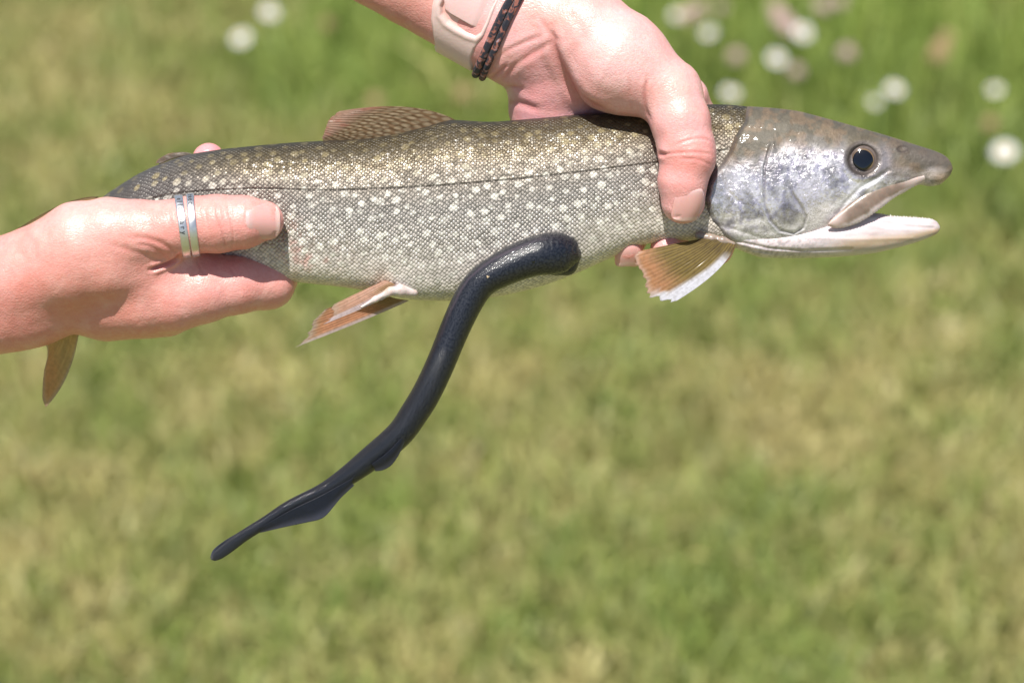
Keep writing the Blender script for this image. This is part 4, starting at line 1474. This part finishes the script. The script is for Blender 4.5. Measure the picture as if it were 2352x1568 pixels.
def fleshy(name, nodes, h, colf, flat=None):
    q = SDF(); q.chain(nodes, kin=10, flat=flat)
    nd = np.array(nodes)
    lo = np.array([px(n[0], n[1], n[2]) for n in nodes]).min(0) - nd[:, 3].max() - 8
    hi = np.array([px(n[0], n[1], n[2]) for n in nodes]).max(0) + nd[:, 3].max() + 8
    V, F, N = q.mesh(lo, hi, h=h, blk=4)
    pu, pv = proj(V)
    V = V + N * (1.2 * (fbm(V[:, 0] / 7, V[:, 1] / 7, V[:, 2] / 7, o=2) - .5))[:, None]
    return mesh_obj(name, V, F, M_JAW, trout, col=colf(pu, pv))


def root_col(pu, pv):
    c = lin(214, 200, 196)[None] * np.ones((len(pu), 1))
    f = (sst(.45, .7, fbm(pu / 9, pv / 9, o=2)) * .4)[:, None]
    c = c * (1 - f) + f * lin(206, 172, 160)
    f = (np.exp(-((pu - 884) ** 2 + (pv - 655) ** 2) / 14 ** 2) * .7)[:, None]
    return c * (1 - f) + f * lin(150, 120, 66)


fleshy('fin_root', [(950, 670, 36, 12), (920, 666, 48, 12), (896, 669, 58, 9), (862, 687, 65, 5.5), (830, 705, 70, 2.5)], 2.2, root_col)
fleshy('fin_root', [(1606, 541, 46, 10), (1634, 548, 50, 9), (1660, 553, 54, 8), (1684, 560, 56, 5)], 2.2, lambda pu, pv: lin(150, 134, 122)[None] * np.ones((len(pu), 1)) * (0.7 + .5 * fbm(pu / 8, pv / 8, o=2))[:, None])

person = thing('person', 'bare hands of one person gripping the trout at tail and gills', 'person', (600, 450, -60))


def nail(sdf, parent, cen, along, across, nrm, la, lb, thick=1.5, tipw=(.18, 1.0), lift=1.6):
    """nail plate laid on the finger; along = towards the free edge"""
    cen, along, across, nrm = [np.asarray(q, float) for q in (cen, along, across, nrm)]
    along /= np.linalg.norm(along)
    nrm = nrm - along * (nrm @ along); nrm /= np.linalg.norm(nrm)
    across = np.cross(nrm, along)
    na, nb = 34, 34
    a = np.linspace(-1, 1, na); b = np.linspace(-1, 1, nb)
    A, B = np.meshgrid(a, b, indexing='ij')
    # superellipse footprint
    rr = np.maximum(np.abs(A), np.abs(B)); p = 3.6
    nn = (np.abs(A) ** p + np.abs(B) ** p) ** (1 / p)
    kk = np.where(nn > 1e-6, rr / np.maximum(nn, 1e-6), 1)
    A2, B2 = A * kk, B * kk
    P0 = cen + (A2 * la)[..., None] * along + (B2 * lb)[..., None] * across + 60 * nrm
    H = sdf.cast(P0.reshape(-1, 3), -nrm[None] * np.ones((na * nb, 1))).reshape(na, nb, 3)
    hgt = (H - cen) @ nrm
    hit = np.abs(sdf(H.reshape(-1, 3))) < 1.0
    # own arch: quadratic fit over the footprint keeps the plate smooth
    X = np.stack([np.ones(na * nb), A2.ravel(), B2.ravel(), B2.ravel() ** 2, A2.ravel() ** 2], -1)
    wgt = ((nn.ravel() < .9).astype(float) + .05) * hit
    cf = np.linalg.lstsq(X * wgt[:, None], np.where(hit, hgt.ravel(), 0) * wgt, rcond=None)[0]
    hf = (X @ cf).reshape(na, nb)
    edge = sst(.80, 1.0, nn) * (A2 < .75)
    hh = hf + lift - 3.2 * edge
    P = cen + (A2 * la)[..., None] * along + (B2 * lb)[..., None] * across + hh[..., None] * nrm
    Q = P - thick * nrm
    n = na * nb
    F1 = grid_faces(na, nb)
    idx = np.arange(n).reshape(na, nb)
    rim = np.r_[idx[:, 0], idx[-1, 1:], idx[::-1, -1][1:], idx[0, ::-1][1:-1]]
    r2 = np.roll(rim, -1)
    F = np.vstack([F1, F1[:, ::-1] + n, np.c_[rim, rim + n, r2 + n, r2]])
    c = lin(226, 164, 158)[None, None] * np.ones((na, nb, 1))
    f = sst(-.45, -.8, A2)[..., None] * .5
    c = c * (1 - f) + f * lin(232, 196, 194)
    f = sst(.70, .80, A2)[..., None] * .4
    c = c * (1 - f) + f * lin(236, 212, 200)
    return mesh_obj('fingernail', np.vstack([P.reshape(-1, 3), Q.reshape(-1, 3)]), F, M_NAIL, parent, col=np.vstack([c.reshape(-1, 3)] * 2))


# ---- the right hand (from the left edge, holding the tail)
HA = SDF()
HA.chain([(-330, 775, -30, 146), (-60, 694, -2, 128), (60, 672, 2, 124)], k=30, flat=((0, 0, 1), .82))
HA.chain([(40, 668, 4, 122), (150, 640, 0, 122), (250, 650, -10, 112), (330, 668, -16, 96)], k=40, flat=((0, 0, 1), .8))
HA.chain([(90, 596, 58, 78), (180, 556, 78, 92), (250, 538, 88, 84), (320, 535, 98, 76), (385, 527, 108, 66)], k=34)
HA.chain([(385, 527, 108, 66), (440, 517, 112, 64), (500, 514, 114, 65), (560, 510, 114, 59), (606, 507, 108, 46)], k=10, kin=14)
HA.chain([(230, 690, -12, 84), (330, 690, 8, 80), (400, 684, 24, 76), (465, 668, 30, 72), (540, 655, 18, 65), (620, 650, -12, 58)], k=26, kin=14)
HA.chain([(612, 651, -22, 57), (632, 640, -70, 50), (620, 600, -116, 45), (590, 540, -134, 42)], k=16)
HA.chain([(250, 700, -40, 80), (380, 696, -50, 74), (470, 672, -80, 60), (520, 600, -122, 50), (500, 480, -118, 45), (484, 405, -92, 40), (479, 366, -74, 37)], k=26, kin=14)
HA.chain([(240, 700, -80, 76), (350, 690, -96, 66), (400, 610, -130, 48), (390, 500, -130, 44), (385, 440, -112, 38)], k=22)
HA.chain([(220, 700, -110, 70), (300, 680, -120, 58), (320, 600, -134, 42), (310, 520, -136, 38)], k=20)
HA.chain([(40, 640, 46, 96), (160, 612, 62, 96), (260, 604, 62, 88), (330, 618, 52, 70), (380, 640, 40, 60)], k=34, kin=20)
HA.chain([(330, 590, 70, 40), (420, 610, 40, 38), (480, 622, 20, 34)], k=40)


def build_hand(name, sdf, lo, hi, creases, base, blobs, seed, h):
    V, F, N = sdf.mesh(lo, hi, h=h)
    pu, pv = proj(V)
    disp, red = crease(V, N, pu, pv, creases)
    und = 2.0 * (fbm(V[:, 0] / 30 + seed, V[:, 1] / 30, V[:, 2] / 30, o=3) - .5)
    V = V + N * (disp + und)[:, None]
    c = skin_color(V, N, pu, pv, base, blobs, seed)
    q = (red * .4)[:, None]
    c = c * (1 - q) + q * lin(190, 92, 84)
    return mesh_obj(name, V, F, M_SKIN, person, col=c)


crA = [([(343, 620), (372, 610), (398, 598), (416, 584)], 4.0, 9.0), ([(497, 466), (500, 500), (512, 540), (520, 574)], 2.2, 2.0), ([(522, 470), (530, 510), (535, 545), (533, 572)], 2.2, 2.0),
       ([(470, 480), (478, 520), (490, 560)], 2.5, .8), ([(300, 545), (335, 548), (372, 560), (400, 580)], 6, 2.0), ([(310, 560), (345, 566), (385, 590)], 5, 1.6),
       ([(250, 560), (300, 575), (350, 590)], 6, 1.0), ([(452, 596), (458, 612), (470, 632)], 3, 1.2), ([(530, 613), (536, 628), (548, 646)], 2.5, 1.2),
       ([(385, 470), (388, 500), (398, 530)], 4, 1.0), ([(60, 530), (80, 560), (84, 600)], 8, 1.2)]
hA = build_hand('right_hand', HA, px(-300, 860, -190) - 30, px(720, 320, 190) + 20, crA, (229, 166, 159),
                [(590, 500, 60, (240, 166, 158), .5), (470, 515, 50, (238, 158, 146), .5), (200, 520, 90, (246, 206, 200), .5), (200, 700, 160, (214, 142, 118), .45), (480, 350, 60, (250, 160, 170), .7), (30, 700, 120, (222, 136, 122), .4)], 3.0, 3.6)
TA = SDF(); TA.ops = [HA.ops[3]]
TB = SDF()
nail(TA, hA, px(604, 507, 150), (1, 0.0, -.12), (0, 1, 0), (.10, .04, 1), 39, 40)

# ---- the left hand (from the top, holding behind the gills)
HB_ = SDF()
AX = np.array([0.87, -0.49, 0.10]); AX /= np.linalg.norm(AX)
HB_.chain([(480, -350, -90, 150), (769, -178, -40, 138), (960, -70, -10, 132), (1117, 18, 0, 134), (1190, 62, 0, 126)], k=30, flat=((0, 0, 1), .74))
HB_.chain([(1180, 66, 0, 122), (1240, 120, -20, 106), (1262, 180, -38, 100), (1262, 250, -64, 92), (1280, 340, -104, 74)], k=36, flat=((0, 0, 1), .85))
HB_.chain([(1262, 100, -16, 100), (1350, 170, -54, 92), (1420, 210, -66, 78), (1500, 190, -56, 60)], k=40)
HB_.chain([(1215, 25, 10, 96), (1340, 76, 30, 106), (1425, 146, 52, 114), (1535, 212, 74, 75)], k=22, kin=24)
HB_.chain([(1535, 212, 74, 74), (1564, 282, 100, 67), (1576, 340, 106, 64), (1580, 362, 106, 62), (1568, 415, 102, 55), (1569, 464, 92, 50)], k=16, kin=12)
# fingers behind the fish
HB_.chain([(1500, 180, -50, 56), (1578, 224, -62, 48), (1600, 270, -96, 45), (1650, 400, -138, 42), (1665, 520, -100, 40), (1646, 572, -24, 38)], k=14)
HB_.chain([(1420, 200, -70, 64), (1500, 300, -122, 48), (1540, 420, -140, 44), (1545, 530, -96, 42), (1532, 570, -10, 38)], k=14)
HB_.chain([(1350, 200, -80, 70), (1420, 300, -136, 48), (1450, 430, -146, 42), (1452, 535, -100, 40), (1442, 572, -8, 35)], k=14)
HB_.chain([(1285, 260, -90, 70), (1340, 360, -140, 46), (1370, 480, -146, 38), (1380, 560, -110, 34)], k=14)
crB = [([(1268, 60), (1272, 110), (1296, 168), (1334, 226), (1400, 262)], 9, 7.0), ([(1130, 150), (1160, 120), (1200, 100), (1250, 80)], 5, 1.5), ([(1150, 190), (1185, 150), (1230, 120), (1268, 96)], 6.5, 2.0),
       ([(1125, 182), (1145, 168), (1165, 148)], 4, 3.0), ([(1150, 208), (1175, 200), (1205, 205)], 5, 2.2), ([(1158, 240), (1190, 236), (1240, 252)], 7, 2.6),
       ([(1488, 176), (1482, 215), (1484, 255), (1494, 276)], 4, 2.6), ([(1448, 170), (1446, 215), (1452, 262)], 5, .9),
       ([(1514, 356), (1545, 352), (1600, 350), (1640, 356)], 2.6, 2.0), ([(1545, 336), (1580, 322), (1615, 318), (1640, 330)], 2.6, 1.6), ([(1560, 365), (1600, 366), (1636, 380)], 2.4, 1.2), ([(1512, 352), (1530, 356)], 5, 4),
       ([(1240, 40), (1262, 75), (1290, 100)], 6, 1.6), ([(1300, 20), (1330, 60), (1350, 100)], 10, 1.0), ([(1540, 466), (1550, 490), (1580, 512)], 3, 1.0)]
hB = build_hand('left_hand', HB_, px(760, 640, -190) - np.array([0, 20, 0]), px(1720, -140, 190) + np.array([10, 40, 0]), crB, (232, 180, 179),
                [(1580, 350, 60, (240, 150, 140), .6), (1560, 440, 60, (240, 160, 152), .5), (1420, 110, 110, (246, 212, 208), .5), (1230, 220, 90, (236, 160, 168), .5), (1160, 215, 22, (226, 206, 190), .6),
                 (880, 20, 140, (206, 142, 122), .6), (1540, 200, 60, (244, 190, 178), .5), (1440, 590, 60, (226, 140, 120), .5), (1290, 30, 60, (236, 178, 160), .5)], 8.0, 3.6)
TB.ops = [HB_.ops[4]]
nail(TB, hB, px(1597, 470, 140), (0.04, -1, -.10), (1, 0, 0), (.66, .0, .77), 38, 35, lift=3.2)
TC = SDF(); TC.ops = [HB_.ops[7]]
nail(TC, hB, px(1443, 574, 30), (0.0, -1, .4), (1, 0, 0), (0, -.30, 1), 24, 30)

# ------------------------------------------------------------------ rings on the right thumb
def ring(name, label, uc, a, b, half, cen, text, t0, dt, tsize):
    vc, dc, rad = cen
    nth, prof = 120, 12
    th = np.linspace(0, 2 * np.pi, nth, endpoint=False)     # 0 = up, pi/2 = towards the camera
    cdir = np.stack([np.zeros(nth), np.cos(th), np.sin(th)], -1)
    ax0 = px(uc, vc, dc)
    O = ax0 + np.stack([-a * np.cos(th) + b * np.sin(th), 0 * th, 0 * th], -1)
    H = TA.cast(O + cdir * 130, -cdir)
    rs = np.linalg.norm((H - O)[:, 1:], axis=1)
    rs = np.convolve(np.r_[rs[-6:], rs, rs[:6]], np.ones(13) / 13, 'valid')
    rs = np.maximum(rs, np.mean(rs) * .93) + 0.6
    ph = np.linspace(0, 2 * np.pi, prof, endpoint=False)
    ax_off = half * np.sign(np.cos(ph)) * np.abs(np.cos(ph)) ** .5
    rd_off = 2.2 + 3.0 * np.sign(np.sin(ph)) * np.abs(np.sin(ph)) ** .6
    ax = np.array([1, 0.10, -0.08]); ax /= np.linalg.norm(ax)
    V = O[:, None] + cdir[:, None] * (rs[:, None] + rd_off[None])[..., None] + ax[None, None] * ax_off[None, :, None]
    r = mesh_obj(name, V.reshape(-1, 3), grid_faces(nth, prof, wrap_u=True, wrap_v=True)[:, ::-1], M_SILVER)
    tag(r, label, 'ring')
    # stamped letters, running down the band
    for i, ch in enumerate(text):
        if ch == ' ': continue
        t = t0 + dt * i
        j = int(round(t / (2 * np.pi) * nth)) % nth
        o = O[j] + cdir[j] * (rs[j] + 5.35)
        cu = bpy.data.curves.new('letter', 'FONT')
        cu.body = ch
        cu.size = tsize * S
        cu.align_x = 'CENTER'
        cu.extrude = 0.25 * S
        cu.offset = 0.10 * S
        tmp = bpy.data.objects.new('letter', cu)
        dg = bpy.context.evaluated_depsgraph_get()
        COL.objects.link(tmp)
        me = bpy.data.meshes.new_from_object(tmp.evaluated_get(bpy.context.evaluated_depsgraph_get()))
        bpy.data.objects.remove(tmp)
        bpy.data.curves.remove(cu)
        co = np.empty(len(me.vertices) * 3, np.float32); me.vertices.foreach_get('co', co)
        co = co.reshape(-1, 3) / S
        run = np.array([0, -math.sin(t), math.cos(t)])       # reading direction, down the ring
        upv = ax
        W = o + co[:, :1] * run + (co[:, 1:2] - tsize * .28) * upv + co[:, 2:3] * cdir[j]
        W = to_world(W) - np.array(r['_o'])
        me.vertices.foreach_set('co', W.astype(np.float32).ravel())
        me.update()
        me.materials.clear(); me.materials.append(M_INK)
        ob = bpy.data.objects.new('stamped_letter', me)
        COL.objects.link(ob)
        ob.parent = r
    return r


ring('silver_ring', 'silver thumb ring stamped mary, the one nearer the wrist', 420, 10, 8, 9.6, (515, 112, 65), 'ella mary', 0.62, 0.155, 17)
ring('silver_ring', 'silver thumb ring with a bare polished side, the one nearer the thumbnail', 444, 7, 7, 8.8, (515, 112, 65), 'reece', 0.42, 0.165, 17)

# ------------------------------------------------------------------ strap and hair ties on the left wrist
WC = px(1117, 18, 0)
WA = np.array([0.87, -0.49, 0.0]); WA /= np.linalg.norm(WA)
WN = np.array([0.49, 0.87, 0.0]); WN /= np.linalg.norm(WN)          # towards the upper right
WZ = np.array([0, 0, 1.0])


def wrist_r(a, th, extra=0):
    """wrist surface radius at axial position a; th 0 = lower edge, pi/2 = towards the camera"""
    dirs = -np.cos(th)[:, None] * WN + np.sin(th)[:, None] * WZ
    O = WC + np.asarray(a)[:, None] * WA if np.ndim(a) else WC + a * WA + 0 * dirs
    H = HB_.cast(O + dirs * 230, -dirs, 70)
    return O, dirs, np.linalg.norm(H - O, axis=1)


def build_strap():
    root = thing('watch_strap', 'pale pink silicone watch strap with tucked tail around the wrist', 'watch strap', (1080, 60, 100))
    nth, na = 300, 110
    th = np.linspace(0, 2 * np.pi, nth, endpoint=False)
    O, dirs, rs = wrist_r(-28.0, th)
    rs = np.convolve(np.r_[rs[-20:], rs, rs[:20]], np.ones(41) / 41, 'valid')
    rs = rs + 7 + 6 * np.exp(-((np.minimum(th, 2 * np.pi - th)) / .5) ** 2)
    n1 = np.cos(th) * rs                                        # coordinate towards the lower edge
    kd = np.array([-160, -80, -32, 22, 42, 73, 99, 105, 127, 134, 142, 150.])
    aL = np.interp(n1, kd, [-116, -118, -116, -113, -110, -101, -90, -86, -70, -64, -58, -54])
    aR = np.interp(n1, kd, [24, 22, 22, 32, 36, 39, 34, 32, 34, 38, 46, 48])
    far = sst(0.1, -0.2, np.sin(th))
    aL = aL * (1 - far) + far * -62; aR = aR * (1 - far) + far * 44
    sq = np.linspace(-1, 1, na)
    mid, hw = (aL + aR) / 2, (aR - aL) / 2
    Aa = mid[:, None] + hw[:, None] * sq[None]
    rim = -7 * (sst(.80, 1.0, np.abs(sq)) ** 2)[None]
    R = rs[:, None] + rim
    P = WC + Aa[..., None] * WA + R[..., None] * dirs[:, None]
    fu, fv = proj(P.reshape(-1, 3))
    win = [(1017, -90), (1017, 0), (1010.5, 15.6), (1012.5, 35), (1025, 52.7), (1048.6, 68), (1072, 80), (1091.6, 86), (1104, 77), (1115, 54.7), (1126.7, 25.4), (1140, 0), (1175, -90)]
    sdw = poly_sd(fu, fv, win).reshape(nth, na)
    front = sst(0, .2, np.sin(th))[:, None]
    dep = 9.0 * sst(1.5, -4.5, sdw) * front
    lump = 2.2 * np.exp(-((sdw - 6) / 6) ** 2) * front
    P = P + ((-dep + lump))[..., None] * dirs[:, None]
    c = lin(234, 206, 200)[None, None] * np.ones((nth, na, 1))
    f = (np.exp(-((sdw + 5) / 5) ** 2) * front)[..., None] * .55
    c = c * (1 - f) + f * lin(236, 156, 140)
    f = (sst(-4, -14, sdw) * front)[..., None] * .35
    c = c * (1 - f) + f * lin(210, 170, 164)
    Q = P - 8 * dirs[:, None]
    n = nth * na
    F1 = grid_faces(nth, na, wrap_u=True)
    i0 = np.arange(nth); i1 = (i0 + 1) % nth
    e0 = np.c_[i0 * na, i1 * na, i1 * na + n, i0 * na + n]
    e1 = np.c_[i0 * na + na - 1, i0 * na + na - 1 + n, i1 * na + na - 1 + n, i1 * na + na - 1]
    F = np.vstack([F1, F1[:, ::-1] + n, e0[:, ::-1], e1[:, ::-1]])
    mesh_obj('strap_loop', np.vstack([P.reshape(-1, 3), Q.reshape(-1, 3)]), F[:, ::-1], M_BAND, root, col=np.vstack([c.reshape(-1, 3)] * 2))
    # the tucked-in tail: a slim tongue lying in the opening
    ns, nw = 60, 30
    t0, t1 = 0.98, 2.3
    ths = np.linspace(t0, t1, ns)
    rt = np.interp(ths, th, rs) - 7
    a0 = np.interp(ths, [.9, 1.15, 1.4, 2.3], [-26, -34, -40, -46])
    hwid = np.interp(ths, [.93, 1.0, 1.15, 2.3], [30, 44, 50, 52])
    sw = np.linspace(-1, 1, nw)
    dd = -np.cos(ths)[:, None] * WN + np.sin(ths)[:, None] * WZ
    PT = WC + (a0[:, None] + hwid[:, None] * sw[None])[..., None] * WA + (rt[:, None] + 5.5 - 4 * sst(.6, 1, np.abs(sw))[None])[..., None] * dd[:, None]
    QT = PT - 6 * dd[:, None]
    n = ns * nw
    F1 = grid_faces(ns, nw); idx = np.arange(n).reshape(ns, nw)
    rim = np.r_[idx[:, 0], idx[-1, 1:], idx[::-1, -1][1:], idx[0, ::-1][1:-1]]; r2 = np.roll(rim, -1)
    F = np.vstack([F1, F1[:, ::-1] + n, np.c_[rim, rim + n, r2 + n, r2]])
    mesh_obj('strap_tail', np.vstack([PT.reshape(-1, 3), QT.reshape(-1, 3)]), F[:, ::-1], M_BAND, root, col=np.repeat(lin(224, 188, 184)[None], 2 * n, 0))


build_strap()


def hair_tie(label, a0, wob, r):
    nth, npf = 220, 14
    th = np.linspace(0, 2 * np.pi, nth, endpoint=False)
    aa = a0 + wob * (np.cos(th) - .3) + 1.5 * np.sin(3 * th)
    O, dirs, rs = wrist_r(aa, th)
    rs = np.convolve(np.r_[rs[-8:], rs, rs[:8]], np.ones(17) / 17, 'valid') + r * .8
    ph = np.linspace(0, 2 * np.pi, npf, endpoint=False)
    P = O[:, None] + dirs[:, None] * (rs[:, None] + r * np.sin(ph)[None])[..., None] + WA * (r * np.cos(ph))[None, :, None]
    uv = np.stack(np.meshgrid(th / (2 * np.pi) * 6, ph / (2 * np.pi) * .35, indexing='ij'), -1) + a0
    o = mesh_obj('hair_tie', P.reshape(-1, 3), grid_faces(nth, npf, wrap_u=True, wrap_v=True)[:, ::-1], M_TIE, uv=uv.reshape(-1, 2))
    tag(o, label, 'hair tie', 'hair ties on the wrist')


hair_tie('navy and peach patterned elastic hair tie right beside the pink watch strap', 50, 5, 9)
hair_tie('navy and peach patterned elastic hair tie nearer the palm', 67, 5, 8)
